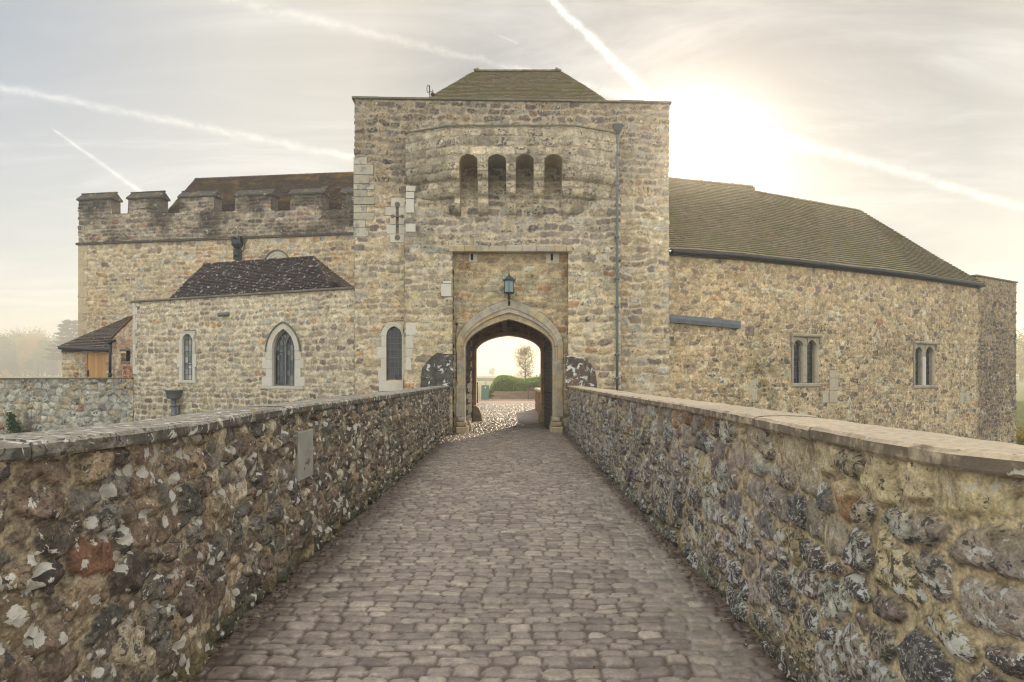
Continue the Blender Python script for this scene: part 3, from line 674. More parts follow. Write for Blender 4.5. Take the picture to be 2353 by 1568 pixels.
# small slots above the arch
for (a, b, c, d), sx in zip(slb, (1084.5, 1268)):
    mb = MB(PNf.M()); (ua, zd), (ub, zc2) = PNf.uv(a, d), PNf.uv(b, c); us = PNf.uv(sx, 0)[0]
    mb.bevbox(ua, us-0.037, zd, zc2+0.02, -0.1, 0.022, 0.01); mb.bevbox(us+0.037, ub, zd, zc2+0.02, -0.1, 0.022, 0.01); mb.bevbox(us-0.036, us+0.036, zd, zd+0.07, -0.1, 0.018, 0.006)
    sso = mb.build('slot_surround', MT['ashlar'], gate)
    mb = MB(PNf.M()); us, zz = PNf.uv(sx, 590); mb.box(us-0.034, us+0.034, zz-0.1, zz+0.12, -0.05, -0.02); mb.build('slot_opening', MT['gap_shade'], sso)
# machicolation
zt1 = 9.06; zr = [7.90, 7.42, 6.95]
def mach_off(Z):
    w = np.zeros_like(Z)
    for z0 in zr:
        t = np.clip((z0-Z)/0.36, 0, 1); w -= 0.20*(1-np.sqrt(np.clip(1-t*t, 0, 1)))
    return w
sl = []
for a, b in ((1056, 1097.6), (1120.8, 1163), (1185, 1227), (1250, 1293)):
    ua, zt = MPf.uv(a, 355); ub, _ = MPf.uv(b, 355); zb = MPf.uv(a, 484)[1]
    n = 12; rr = (ub-ua)/2; cxm = (ua+ub)/2; hh = rr*0.72
    sl.append((ua, ub, zb, [(cxm-rr*math.cos(math.pi*i/n), zt-hh+hh*math.sin(math.pi*i/n)) for i in range(n+1)]))
stM = style(0.46, 0.235, 51, crs=0.18, jy=0.08, jx=0.3, relief=0.022, warp=0.03, pal=[(4, (0.33, 0.295, 0.22)), (3, (0.36, 0.325, 0.25)), (2, (0.28, 0.25, 0.19)), (1.0, (0.23, 0.20, 0.16)), (1, (0.43, 0.37, 0.26))], mortar=(0.34, 0.28, 0.19), mort=0.045)
def m_col(S, Z, X, Y, c, k, r):
    f = sst(0.52, 0.7, fbm(X*1.3, Z*1.1, 61))[..., None]*0.25; return c*(1-f), 0.5+0*Z
sM = MPL.s
rubble('machicolation', gate, MPL, rng(0, sM[-1], 0.028), rng(6.50, zt1, 0.022), MT['facade'], stM, off=mach_off,
       holes=[(MPf, [(a, b0-1), *pp, (b, b0-1)]) for a, b, b0, pp in sl], colfn=m_col)
mb = MB(MPf.M())
for a, b, b0, pp in sl:
    out = [(a, b0)]+[(a, b0+(pp[0][1]-b0)*q/14) for q in range(1, 14)]+pp+[(b, b0+(pp[0][1]-b0)*q/14) for q in range(13, -1, -1)]
    wf = mach_off(np.array([q[1] for q in out]))
    ww = [float(w)+0.006 for w in wf]
    v = [(u, z, w) for (u, z), w in zip(out, ww)]+[(u, z, min(-1.28, w-0.01)) for (u, z), w in zip(out, ww)]; n = len(out)
    mb.add(v, [(i, i+1, n+i+1, n+i) for i in range(n-1)])
mb.build('slot_lining', MT['archstone'], gate, fix=False)
mb = MB()
pts = [(MPL.p[i][0], MPL.p[i][1]) for i in range(6)]
A = [(p[0]+n[0]*0.045, p[1]+n[1]*0.045) for p, n in zip(pts, MPL.vn)]
mb.strip(A, [(p[0]-n[0]*0.25, p[1]-n[1]*0.25) for p, n in zip(pts, MPL.vn)], zt1, zt1+0.035)
mb.add([(pts[1][0], pts[1][1], zt1+0.03), (pts[2][0], pts[2][1], zt1+0.03), (pts[3][0], pts[3][1], zt1+0.03), (pts[4][0], pts[4][1], zt1+0.03), (pts[4][0], 21.5, zt1+0.12), (pts[1][0], 21.3, zt1+0.12)], [(0, 1, 2, 3, 4, 5)])
mb.build('drip_mould', MT['coping_d'], gate)
# tower corner blocks, cross-shaped loop
mb = MB(TWf.M()); 
for a, b, c, d in q_left:
    (ua, zd), (ub, zc2) = TWf.uv(a, d), TWf.uv(b, c); mb.bevbox(TWf.u_of(-4.90, 21.13), ub, zd+0.003, zc2-0.003, -0.55, 0.024, 0.008)
mb.build('corner_block', MT['quoin_stained'], gate)
mb = MB(TWf.M()); cu = TWf.uv(913.3, 0)[0]
for a, b, c, d in q_cross:
    (ua, zd), (ub, zc2) = TWf.uv(a, d), TWf.uv(b, c)
    mb.bevbox(ua, cu-0.045, zd+0.002, zc2-0.002, -0.1, 0.024, 0.005); mb.bevbox(cu+0.045, ub+0.03, zd+0.002, zc2-0.002, -0.1, 0.024, 0.005)
zt_, zb_ = TWf.uv(0, 455)[1], TWf.uv(0, 558)[1]
mb.bevbox(cu-0.044, cu+0.044, TWf.uv(913, 469)[1]+0.05, TWf.uv(913, 455)[1], -0.1, 0.022, 0.004); mb.bevbox(cu-0.044, cu+0.044, TWf.uv(913, 558)[1], TWf.uv(913, 548)[1]-0.06, -0.1, 0.022, 0.004)
mb.build('cross_loop_surround', MT['newstone'], gate)
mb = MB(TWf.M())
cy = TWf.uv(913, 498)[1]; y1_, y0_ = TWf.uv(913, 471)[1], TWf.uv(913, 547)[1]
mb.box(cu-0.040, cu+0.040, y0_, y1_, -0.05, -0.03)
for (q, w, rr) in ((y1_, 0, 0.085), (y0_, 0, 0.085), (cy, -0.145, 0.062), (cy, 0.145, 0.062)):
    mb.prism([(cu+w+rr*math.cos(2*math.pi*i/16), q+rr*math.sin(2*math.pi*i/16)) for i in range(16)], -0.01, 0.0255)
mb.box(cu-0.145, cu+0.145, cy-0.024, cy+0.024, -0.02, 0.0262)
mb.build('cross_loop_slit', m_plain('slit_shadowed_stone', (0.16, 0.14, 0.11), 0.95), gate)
for a, b, c, d in q_mid:
    mb = MB(LBf.M()); (ua, zd), (ub, zc2) = LBf.uv(a, d), LBf.uv(b, c); dw = (20.62-20.745)*1.0 if a < 1000 else 0.0
    mb.bevbox(ua, ub, zd+0.003, zc2-0.003, -0.2+dw, 0.034+dw*0.9, 0.008)
    mb.build('repair_block', MT['newstone'], gate)
# parapet coping of the tower
mb = MB()
tp = [(-4.87, 28.0), (-4.87, 21.13), (4.94, 21.50), (4.94, 28.0)]
tl = Line(tp)
for a, b, k in ((tp[1], tp[0], 1), (tp[2], tp[3], 2)): mb.box(a[0]-0.07 if k == 1 else a[0]-0.38, a[0]+0.38 if k == 1 else a[0]+0.07, a[1]+0.42, 28.0, TWZ-0.01, TWZ+0.06)
fr_ = Frame(O=tp[1], t=(tp[2][0]-tp[1][0], tp[2][1]-tp[1][1])); mb.M = fr_.M(); L_ = math.hypot(tp[2][0]-tp[1][0], tp[2][1]-tp[1][1]); u = -0.08
while u < L_+0.05: e = min(L_+0.08, u+rnd.uniform(0.55, 0.95)); d = rnd.uniform(-0.008, 0.008); mb.bevbox(u+0.002, e-0.003, TWZ-0.012, TWZ+0.055+d, -0.42, 0.07+rnd.uniform(-0.012, 0.015), 0.014); u = e
mb.M = Matrix.Identity(4)
mb.build('parapet_coping', MT['coping_d'], gate)
mb = MB()
mb.box(-4.80, 4.85, 21.9, 27.9, 9.5, 9.9)           # roof deck inside the parapet
mb.box(-4.8, -1.9, 27.6, 27.95, -0.2, 10.2); mb.box(1.7, 4.85, 27.6, 27.95, -0.2, 10.2); mb.box(-1.9, 1.7, 27.6, 27.95, 4.2, 10.2)
mb.box(-4.8, -1.62, 21.7, 21.9, -0.2, 9.5); mb.box(1.48, 4.85, 21.7, 21.9, -0.2, 9.5); mb.box(-1.62, 1.48, 21.5, 21.7, 4.0, 9.5)
mb.build('inner_masonry', MT['archstone'], gate)
# hipped roof
E = 9.98; ev = [(-3.95, 22.25, E), (4.22, 22.25, E), (4.22, 27.4, E), (-3.95, 27.4, E)]
R0, R1 = (pX(1090, 24.8), 24.8, pZ(165, 24.8)), (pX(1288, 24.8), 24.8, pZ(165, 24.8))
T = Tiles(); T.patch(ev[0], ev[1], R1, R0, seed=1, ext=0.03); T.patch(ev[1], ev[2], R1, R1, seed=2); T.patch(ev[3], ev[0], R0, R0, seed=3); T.patch(ev[2], ev[3], R0, R1, seed=4)
T.ridge(R0, R1, 0.13); T.ridge(R0, (R0[0]+0.16, 24.8, R0[2]+0.06), 0.14, 0.16); T.ridge((R1[0]-0.2, 24.8, R1[2]+0.06), R1, 0.14, 0.16)
T.build('roof', MT['tile_green'], gate)
# window beside the buttress
def wframe(fr, W, outer_px=None): pass
mb = MB(W3f.M())
inn = lancet(W3['u0'], W3['u1'], W3['zs'], W3['za'], 12)
uo0, uo1 = W3f.uv(875.5, 0)[0], W3['u1']+0.03
out = [(max(uo0, min(uo1, x)), y) for x, y in lancet(uo0, W3['u1']+(W3['u0']-uo0), W3['zs'], W3['za']+0.14, 12)]
ring_blocks(mb, out, inn, -0.22, 0.024, 3)
jamb_blocks(mb, W3['u0'], -1, W3['z0']-0.02, W3['zs'], -0.22, 0.022, 0.16, 0.26, 0.36, rnd)
mb.bevbox(W3f.uv(871, 0)[0], W3['u1']+0.05, W3f.uv(0, 893)[1]-0.1, W3['z0']-0.022, -0.2, 0.05, 0.012)
s3 = mb.build('window', MT['newstone'], gate)
mb = MB(LBf.M())       # its right jamb stands on the buttress
for a, b, c, d in ((932, 958, 742, 770), (932, 949, 771, 800), (932, 947, 801, 820), (932, 944, 821, 851)):
    (ua, zd), (ub, zc2) = LBf.uv(a, d), LBf.uv(b, c); mb.bevbox(ua-0.01, ub, zd+0.002, zc2-0.002, -0.45, -0.125+0.034, 0.008)
mb.build('jamb', MT['newstone'], s3)
mb = MB(W3f.M()); mb.box(W3['u1'], W3['u1']+0.12, W3['z0'], W3['zs']+0.1, -0.2, 0.01); mb.build('right_jamb', MT['newstone'], s3)
def glaze(parent, fr, u0, u1, v0, v1, nc, nr, w, gm, bar=None, r=0.006):
    mb = MB(fr.M()); panes(mb, u0, u1, v0, v1, nc, nr, w, rnd); gl = mb.build('glass', gm, parent, fix=False)
    mb = MB(fr.M()); cames(mb, u0, u1, v0, v1, nc, nr, w+0.006, r)
    if bar:
        for bv in bar: mb.box(u0, u1, bv-0.016, bv+0.016, w+0.01, w+0.035)
    mb.box(u0, u0+0.018, v0, v1, w+0.01, w+0.03); mb.box(u1-0.018, u1, v0, v1, w+0.01, w+0.03); mb.box(u0+0.018, u1-0.018, v0, v0+0.022, w+0.01, w+0.03)
    mb.build('glazing_bars', MT['came'], parent)
glaze(s3, W3f, W3['u0'], W3['u1'], W3['z0'], W3['za']+0.03, 4, 9, -0.13, MT['glass_dark'], [W3f.uv(0, 821)[1]], 0.007)
# passage
mb = MB()
PWL = Line([(-1.58, 21.45), (-1.58, 27.0)]); PWR = Line([(1.40, 27.0), (1.40, 21.45)])
for l, sd in ((PWL, 3), (PWR, 4)):
    rubble('passage_wall', gate, l, rng(0, l.L[0], 0.05), rng(0, 4.05, 0.05), MT['facade'], style(0.4, 0.22, 60+sd, pal=PAL_TAN))
RAf = Frame(O=(0, 27.0), t=(1, 0)); RAL = Line([(-1.6, 27.0), (1.42, 27.0)])
a0, a1 = RAf.uv(1092.8, 0)[0], RAf.uv(1244, 0)[0]; RAr = arch(a0, a1, RAf.uv(0, 807)[1], RAf.uv(0, 769.5)[1], 24, 0.12)
stR = style(0.34, 0.2, 71, pal=[(3, (0.33, 0.21, 0.12)), (2, (0.28, 0.17, 0.10)), (2, (0.36, 0.25, 0.15))], mortar=(0.36, 0.25, 0.15))
rubble('rear_wall', gate, RAL, rng(0, 3.02, 0.035), rng(0, 4.05, 0.035), MT['facade'], stR, holes=[(RAf, [(a0, -1), *RAr, (a1, -1)])])
mb = MB(RAf.M()); ring_blocks(mb, arch(a0-0.10, a1+0.10, RAr[0][1], RAf.uv(0, 769.5)[1]+0.13, 24, 0.12), RAr, -0.95, 0.03, 3)
for ui, sg in ((a0, -1), (a1, 1)): jamb_blocks(mb, ui, sg, 0, RAr[0][1], -0.95, 0.03, 0.12, 0.16, 0.33, rnd)
mb.build('rear_arch', m_island('warm_arch_stone', [(0.46, 0.33, 0.20), (0.40, 0.27, 0.16), (0.52, 0.40, 0.26)], 8, 0.9, 0.2, 0.008), gate)
mb = MB()
for k in range(14): y = 21.6+k*0.39; mb.box(-1.6, 1.42, y, y+0.38, 3.86+rnd.uniform(0, .01), 3.90)
for k in range(7): y = 21.9+k*0.75; mb.box(-1.57, 1.39, y, y+0.16, 3.66, 3.857)
mb.box(-0.35, -0.17, 21.8, 26.9, 3.50, 3.655); mb.build('ceiling_beams', MT['beam'], gate)
# gate leaves
def leaf(xa, ya, xb, yb, n_side, studs):
    fr = Frame(O=(xa, ya), t=(xb-xa, yb-ya)); L = math.hypot(xb-xa, yb-ya); d = MB(fr.M()); nb = 7
    sgn = n_side
    for k in range(nb):
        a, b = L*k/nb, L*(k+1)/nb; top = 2.60+0.86*math.sin(math.pi/2*min(1, (k+0.8)/nb))
        d.box(a+0.002, b-0.002, 0.05, top, -0.03, 0.03)
    nd = len(d.f); r_ = d; f = 0.03 if sgn > 0 else -0.03
    for k in range(9):
        z = 0.22+k*0.34; w = L*min(1, 1.35-max(0, (z-2.6)/1.0)*0.9); lo = 0 if z < 2.5 else L*(z-2.5)/1.4
        if studs:
            pass
        else: r_.box(lo, L, z, z+0.13, min(f, f*2.6), max(f, f*2.6))
    if studs:
        for k in range(24):
            for q in range(9):
                u = L*(q+0.5)/9; z = 0.15+k*0.135
                if z < 2.55+0.8*math.sin(math.pi/2*u/L): r_.add([(u-0.022, z-0.022, f), (u+0.022, z-0.022, f), (u+0.022, z+0.022, f), (u-0.022, z+0.022, f), (u, z, f*2.0)], [(0, 1, 4), (1, 2, 4), (2, 3, 4), (3, 0, 4)])
    o = d.build('door', MT['oldoak'], gate, fix=False); o.data.materials.append(MT['iron']); o.data.polygons.foreach_set('material_index', [0]*nd+[1 if studs else 0]*(len(d.f)-nd)); o['label'] = 'gate leaf studded with iron' if studs else 'gate leaf with heavy cross battens'
leaf(-1.455, 21.44, -1.42, 22.95, 1, False)
leaf(1.27, 21.44, 1.115, 22.95, -1, True)
# guard stones in the passage
for x0, x1, y0, h in ((-1.50, -1.16, 26.45, 0.62), (-1.44, -1.27, 21.6, 0.35), (0.97, 1.38, 25.3, 0.75)):
    s_ = 1 if x0 < 0 else -1; xa = x0 if s_ > 0 else x1; w = x1-x0
    pr = [(0, 0), (w, 0), (w*0.92, h*0.4), (w*0.6, h*0.85), (w*0.25, h), (0, h)]
    gs = MB(Matrix(((s_, 0, 0, xa), (0, 0, 1, y0), (0, 1, 0, 0), (0, 0, 0, 1)))); gs.prism(pr, 0, 0.5)
    gs.build('guard_stone', MT['archstone'], gate)
# raked shoulder blocks over the parapet ends
m_sh = m_rubble('shoulder_lichen', white=0.85, wscale=5.0, black=0.5, bscale=14, grain=30, bdist=0.02, wcol=(0.62, 0.62, 0.58), con=1.6, speck=1.5)
def shoulder(front, side, yf, ys, colr):
    # front: 4 px corners on plane yf; side: outer px (bottom, mid, top...) on plane ys ; subdivided relief
    out = MB(); F = [P(x, y, yf) for x, y in front]; Sd = [P(x, y, ys) for x, y in side]
    bk = 20.75; v = F+Sd+[(p[0], bk, p[2]) for p in (F[0], F[3])]
    out.add(v, [(0, 1, 2, 3)]); out.add([F[1], Sd[0], Sd[1], Sd[2], F[2]], [(0, 1, 2, 3, 4)])
    out.add([F[2], Sd[2], Sd[1], (Sd[1][0], bk, Sd[1][2]), (F[3][0], bk, F[3][2]+0.02), F[3]], [(0, 1, 2, 3, 4, 5)])
    o = out.build('shoulder_block', m_sh, gate)
    me = o.data
    bm = bmesh.new(); bm.from_mesh(me); bmesh.ops.triangulate(bm, faces=bm.faces); bmesh.ops.subdivide_edges(bm, edges=bm.edges, cuts=7, use_grid_fill=True)
    rr = random.Random(3)
    for q in bm.verts: q.co += Vector((rr.uniform(-1, 1), rr.uniform(-1, 1), rr.uniform(-1, 1)))*0.010
    bm.to_mesh(me); bm.free()
    for nm in ('Col', 'Aux'):
        a = me.attributes.new(nm, 'FLOAT_COLOR', 'POINT'); n = len(me.vertices)
        a.data.foreach_set('color', np.tile(np.array([*(colr if nm == 'Col' else (1, 0.03, 0.6 if front[0][0] < 1170 else 0.8)), 1], np.float32), n))
    return o
shoulder([(1041, 890), (1003, 890), (1003, 812), (1041, 815)], [(965, 890), (969, 849), (984, 828)], 20.28, 20.66, (0.085, 0.078, 0.065))
shoulder([(1300, 896), (1351, 896), (1346, 824), (1298, 814)], [(1373, 896), (1368, 850), (1352, 828)], 20.25, 20.62, (0.12, 0.09, 0.065))
# rainwater pipe on the right of the projection
mb = MB(); 
mb.tube([P(1418, y, 20.62) for y in (306, 400, 520, 640, 760, 898)], 0.042, 10)
for y in (355, 425, 545, 640, 705, 815, 870): p = P(1418, y, 20.62); mb.tube([(p[0], p[1], p[2]-0.05), (p[0], p[1], p[2]+0.05)], 0.055, 10); mb.box(p[0]-0.08, p[0]+0.08, p[1], p[1]+0.1, p[2]-0.02, p[2]+0.02)
dp = mb.build('drainpipe', MT['greyiron'], gate)
mb = MB(); p = P(1419, 306, 20.62); mb.lathe([(0.05, -0.02), (0.10, 0.04), (0.14, 0.12), (0.16, 0.2), (0.18, 0.22), (0.18, 0.25)], (p[0], p[1], p[2]), 14); mb.build('rainwater_hopper', MT['greyiron'], dp)

# lantern
lan = thing('wall_lantern', 'blue green metal lantern with glass panels on an iron bracket above the entrance arch', 'lantern')
lp = P(1169.7, 668, 20.60); LZ = lp[2]; lx, ly = lp[0], lp[1]
mb = MB(); zt, zb = pZ(646, 20.6), pZ(672, 20.6); r = 0.158
mb.lathe([(0.05, zb-0.06), (0.17, zb-0.035), (0.19, zb-0.01), (0.185, zb)], (lx, ly, 0), 6, False, R(30))
mb.lathe([(0.20, zt), (0.215, zt+0.025), (0.17, zt+0.05), (0.10, zt+0.11), (0.05, zt+0.15), (0.03, zt+0.19)], (lx, ly, 0), 6, False, R(30))
for k in range(6):
    a = R(30+60*k); x, y = lx+r*math.cos(a), ly+r*math.sin(a); mb.tube([(x, y, zb), (x, y, zt)], 0.011, 6)
    x, y = lx+0.205*math.cos(a), ly+0.205*math.sin(a); mb.tube([(x, y, zt+0.01), (x+0.025*math.cos(a), y+0.025*math.sin(a), zt+0.06), (x, y, zt+0.10)], 0.009, 5)
mb.lathe([(0.012, zt+0.17), (0.03, zt+0.20), (0.012, zt+0.23), (0.006, zt+0.27)], (lx, ly, 0), 8)
mb.build('frame', m_plain('verdigris_metal', (0.045, 0.085, 0.09), 0.5, 0.3), lan)
mb = MB(); mb.lathe([(r-0.012, zb+0.002), (r-0.012, zt-0.002)], (lx, ly, 0), 6, False, R(30))
m, g, p_ = newmat('lantern_glass'); p_.inputs['Base Color'].default_value = (0.25, 0.36, 0.38, 1); p_.inputs['Roughness'].default_value = 0.08; p_.inputs['Transmission Weight'].default_value = 0.35
mb.build('glass', m, lan)
mb = MB(); zl = pZ(693, 20.6)
mb.lathe([(0.02, zb-0.2), (0.055, zb-0.15), (0.03, zb-0.09), (0.05, zb-0.06)], (lx, ly, 0), 10)
mb.tube([(lx, ly, zb-0.15), (lx, ly+0.02, zl+0.06), (lx, 20.93, zl-0.02)], 0.02, 8)
for s_ in (-1, 1): mb.tube([(lx, ly, zl+0.10), (lx+s_*0.06, ly, zl+0.08), (lx+s_*0.13, ly, zl+0.13), (lx+s_*0.12, ly, zl+0.20), (lx+s_*0.08, ly, zl+0.19)], 0.007, 5)
mb.box(lx-0.035, lx+0.035, 20.90, 20.96, zl-0.1, zl+0.04); mb.build('bracket', MT['iron'], lan)
# bell pull
mb = MB()
q = [P(x, y, 20.86) for x, y in ((1049.5, 747), (1048, 762), (1046.5, 800), (1049, 812), (1049.5, 850), (1049.5, 876))]
mb.tube(q, 0.011, 6); mb.lathe([(0.02, 0.0), (0.035, 0.03), (0.035, 0.07), (0.02, 0.09)], (q[0][0], 20.86, q[0][2]-0.02), 10)
for y in (815, 868): p = P(1048, y, 20.86); mb.box(p[0]-0.07, p[0]+0.03, 20.855, 20.875, p[2]-0.008, p[2]+0.008)
e = P(1049.5, 879, 20.86); mb.tube([(e[0]+0.03*math.cos(t), e[1], e[2]-0.02+0.045*math.sin(t)) for t in np.linspace(0, 6.28, 12)], 0.007, 5)
tag(mb.build('bell_pull', MT['rust'], None), 'thin rusty iron bell pull rod on the left jamb of the gate arch', 'bell pull')
# iron pins on right of arch
# aerial
mb = MB(); ap = P(987.5, 230, 21.9); az = pZ(222, 21.9)
mb.tube([(ap[0], 21.9, 9.9), (ap[0], 21.9, pZ(197, 21.9))], 0.015, 6)
zz = pZ(205, 21.9); mb.tube([(ap[0]-0.05+0.04*math.cos(t), 21.9, zz+0.13*math.sin(t)) for t in np.linspace(0, 6.28, 14)], 0.012, 5)
mb.tube([(ap[0], 21.9, pZ(212, 21.9)), (ap[0]+0.13, 21.9, pZ(209, 21.9))], 0.01, 5); mb.tube([(ap[0]+0.08, 21.9, pZ(213, 21.9)), (ap[0]+0.08, 21.9, pZ(205, 21.9))], 0.008, 5)
mb.lathe([(0.0, 0), (0.06, 0.01), (0.07, 0.05), (0.05, 0.09), (0.01, 0.11)], (ap[0]+0.1, 21.85, pZ(222, 21.9)), 10)
tag(mb.build('roof_aerial', MT['rust'], None), 'small rusty aerial standing behind the gatehouse parapet beside its roof', 'aerial')

# ================================================================== LEFT: two-window annex
an = thing('window_annex', 'low tan stone annex with two pale framed windows and a lichened black tile roof', 'building')
ANL = Line([(-12.0, 29.6), (-13.9, 25.10), (-4.9, 21.25)]); ANZ = 4.47
FA1, FA2 = Frame(ANL, 431), Frame(ANL, 652)
def win_open(fr, x0, x1, ys, ya, yb):
    u0, zs = fr.uv(x0, ys); u1, _ = fr.uv(x1, ys); return dict(u0=u0, u1=u1, zs=fr.uv((x0+x1)/2, ys)[1], za=fr.uv((x0+x1)/2, ya)[1], z0=fr.uv((x0+x1)/2, yb)[1])
A1 = win_open(FA1, 419.6, 443.2, 784, 767.5, 874.5); A2 = win_open(FA2, 626, 678, 806, 756, 888)
def opoly(W, n=14): return [(W['u0'], W['z0']), *lancet(W['u0'], W['u1'], W['zs'], W['za'], n), (W['u1'], W['z0'])]
def box_px(fr, *r): a, b, c, d = r; return (fr, [fr.uv(a, d), fr.uv(b, d), fr.uv(b, c), fr.uv(a, c)])
def an_col(S, Z, X, Y, c, k, r):
    low = sst(2.1, 0.6, Z+(fbm(X*1.1, Z*1.1, 15)-0.5)*1.6)[..., None]*k[..., None]
    c = c*(1-low*0.28); pal = sst(2.6, 4.2, Z)[..., None]; c = c*(1+0.10*pal)
    return c, 0.12+0*Z
stA = style(0.27, 0.20, 101, crs=0.38, warp=0.10, rag=0.2, relief=0.022, jy=0.12, jx=0.40, p=3.4, mort=0.085, pal=[(4, (0.36, 0.32, 0.235)), (3, (0.32, 0.275, 0.19)), (2, (0.40, 0.36, 0.26)), (2, (0.25, 0.21, 0.165)), (0.9, (0.18, 0.15, 0.13)), (0.2, (0.36, 0.23, 0.12)), (1, (0.30, 0.30, 0.26))], mortar=(0.45, 0.39, 0.29))
sA = ANL.s
rubble('wall', an, ANL, np.concatenate([rng(0, sA[1], 0.15)[:-1], rng(sA[1], sA[2], 0.034)]), rng(-3.6, ANZ, 0.034), MT['facade'], stA,
       holes=[(FA1, opoly(A1)), (FA2, opoly(A2))], flats=[box_px(FA1, 409, 451, 762, 876), (FA2, [FA2.uv(613, 893), FA2.uv(613, 800), FA2.uv(635, 750), FA2.uv(652, 741), FA2.uv(669, 750), FA2.uv(692, 800), FA2.uv(692, 893)])], colfn=an_col)
# coping
AFr = Frame(ANL, 600); Ll = AFr.u_of(-13.9, 25.10); Lr = AFr.u_of(-4.9, 21.25)
mb = MB(AFr.M()); u = Ll-0.08
while u < Lr: e = min(Lr, u+rnd.uniform(0.8, 1.2)); mb.bevbox(u+0.002, e-0.002, ANZ-0.012, ANZ+0.055, -0.5, 0.085+rnd.uniform(-0.006, .006), 0.012); u = e
mb.build('coping', MT['coping_d'], an)
mb = MB(AFr.M()); zq = -0.0; k = 0; z = pZ(860, 25.1)
while z < ANZ-0.05:
    h = min(rnd.uniform(0.24, 0.30), ANZ-0.02-z); mb.bevbox(Ll-0.03, Ll+(0.10 if k % 2 else 0.19), z+0.002, z+h-0.002, -0.3, 0.03, 0.006); z += h; k += 1
mb.build('quoin', MT['newstone'], an)
mb = MB(AFr.M()); mb.box(Ll+0.05, Lr, -3.6, ANZ-0.1, -0.75, -0.45); mb.box(Lr-0.3, Lr, -3.6, ANZ-0.1, -5, -0.8); mb.build('inner_masonry', MT['archstone'], an)
# roof
def rp(u, back, z): p = AFr.M() @ Vector((u, z, -back)); return tuple(p)
def up(px, back):
    a = (px-CX)/FX; ox, oy = AFr.O[0]-AFr.n[0]*back, AFr.O[1]-AFr.n[1]*back; return (a*oy-ox)/(AFr.t[0]-a*AFr.t[1])
ze = ANZ+0.03
def ratio(px, py, back): u = up(px, back); p = rp(u, back, 0); return u, EYE+(HY-py)/FX*p[1]
uL = up(384, 0.35); uR = up(763, 0.35); ra, za_ = ratio(470, 608, 2.3); rb, zb_ = ratio(721, 591, 2.3)
T = Tiles(); e0, e1 = rp(uL, 0.35, ze), rp(uR, 0.35, ze); r0, r1 = rp(ra, 2.3, za_), rp(rb, 2.3, zb_)
T.patch(e0, e1, r1, r0, seed=11, lift=0.026, ext=0.03)
bk = rp(up(860, 4.4), 4.4, ze+0.05)
T.patch(e1, bk, r1, r1, seed=12, lift=0.026); T.patch(rp(uL, 4.3, ze), e0, r0, r0, seed=13)
T.patch(bk, rp(uL, 4.3, ze), r0, r1, seed=14)
T.ridge(r0, r1, 0.10); T.ridge(e1, r1, 0.09, 0.24)
T.build('roof', MT['tile_black'], an)
# narrow window
mb = MB(FA1.M()); W = A1; inn = lancet(W['u0'], W['u1'], W['zs'], W['za'], 12); ul, ut = FA1.uv(410.5, 764); ur = FA1.uv(450.5, 764)[0]
top = [(min(max(ul+(ur-ul)*i/12, ul), ur), ut) for i in range(13)]
ring_blocks(mb, top, inn, -0.2, 0.032, 6)
for ui, sg, uo in ((W['u0'], -1, ul), (W['u1'], 1, ur)):
    n = abs(uo-ui); jamb_blocks(mb, ui, sg, W['z0']+0.004, W['zs'], -0.2, 0.03, n*0.78, n*1.18, 0.42, rnd, 1)
mb.bevbox(ul-0.02, ur+0.02, W['z0']-0.09, W['z0'], -0.2, 0.05, 0.012)
mb.box(ul-0.03, ur+0.03, ut, ut+0.025, -0.05, 0.06)
w1 = mb.build('window', MT['newstone'], an); w1['label'] = 'narrow window with pointed head'
glaze(w1, FA1, W['u0'], W['u1'], W['z0'], W['za']+0.02, 3, 8, -0.10, MT['glass_pale'], [FA1.uv(431, 838)[1]], 0.006)
# wide traceried window
mb = MB(FA2.M()); W = A2; inn = lancet(W['u0'], W['u1'], W['zs'], W['za'], 16)
ol, orr = FA2.uv(613.5, 0)[0], FA2.uv(690.5, 0)[0]; ot = FA2.uv(652, 742)[1]
ring_blocks(mb, lancet(ol, orr, W['zs'], ot, 16), inn, -0.2, 0.034, 3)
for ui, sg, uo in ((W['u0'], -1, ol), (W['u1'], 1, orr)):
    n = abs(uo-ui); jamb_blocks(mb, ui, sg, W['z0']+0.004, W['zs']-0.004, -0.2, 0.032, n*1.15, n*1.75, 0.27, rnd)
a, b = FA2.uv(600.5, 0)[0], FA2.uv(697, 0)[0]; mb.bevbox(a, b, FA2.uv(652, 894)[1], W['z0'], -0.2, 0.032, 0.008)
w2 = mb.build('window', MT['newstone'], an); w2['label'] = 'wide pointed window with two lights and casement'
mb = MB(FA2.M()); hm = lancet(ol-0.035, orr+0.035, W['zs']-0.04, ot+0.04, 16); mb.strip(hm, lancet(ol, orr, W['zs']-0.04, ot, 16), 0.0, 0.075); mb.build('hood_mould', MT['coping_d'], w2)
mb = MB(FA2.M()); t_ = 0.055; wi = lancet(W['u0'], W['u1'], W['zs'], W['za'], 16); wj = lancet(W['u0']+t_, W['u1']-t_, W['zs'], W['za']-t_*1.6, 16)
mb.strip(wi, wj, -0.17, -0.08); c_ = (W['u0']+W['u1'])/2
for sg in (0, 1):
    a = W['u0'] if sg == 0 else W['u1']-t_; mb.box(a, a+t_, W['z0'], W['zs']-0.001, -0.17, -0.08)
mb.box(c_-0.025, c_+0.025, W['z0']+0.05, W['zs']+0.03, -0.165, -0.075); mb.box(W['u0']+t_, W['u1']-t_, W['z0'], W['z0']+0.05, -0.17, -0.06)
hw = (W['u1']-W['u0'])/2
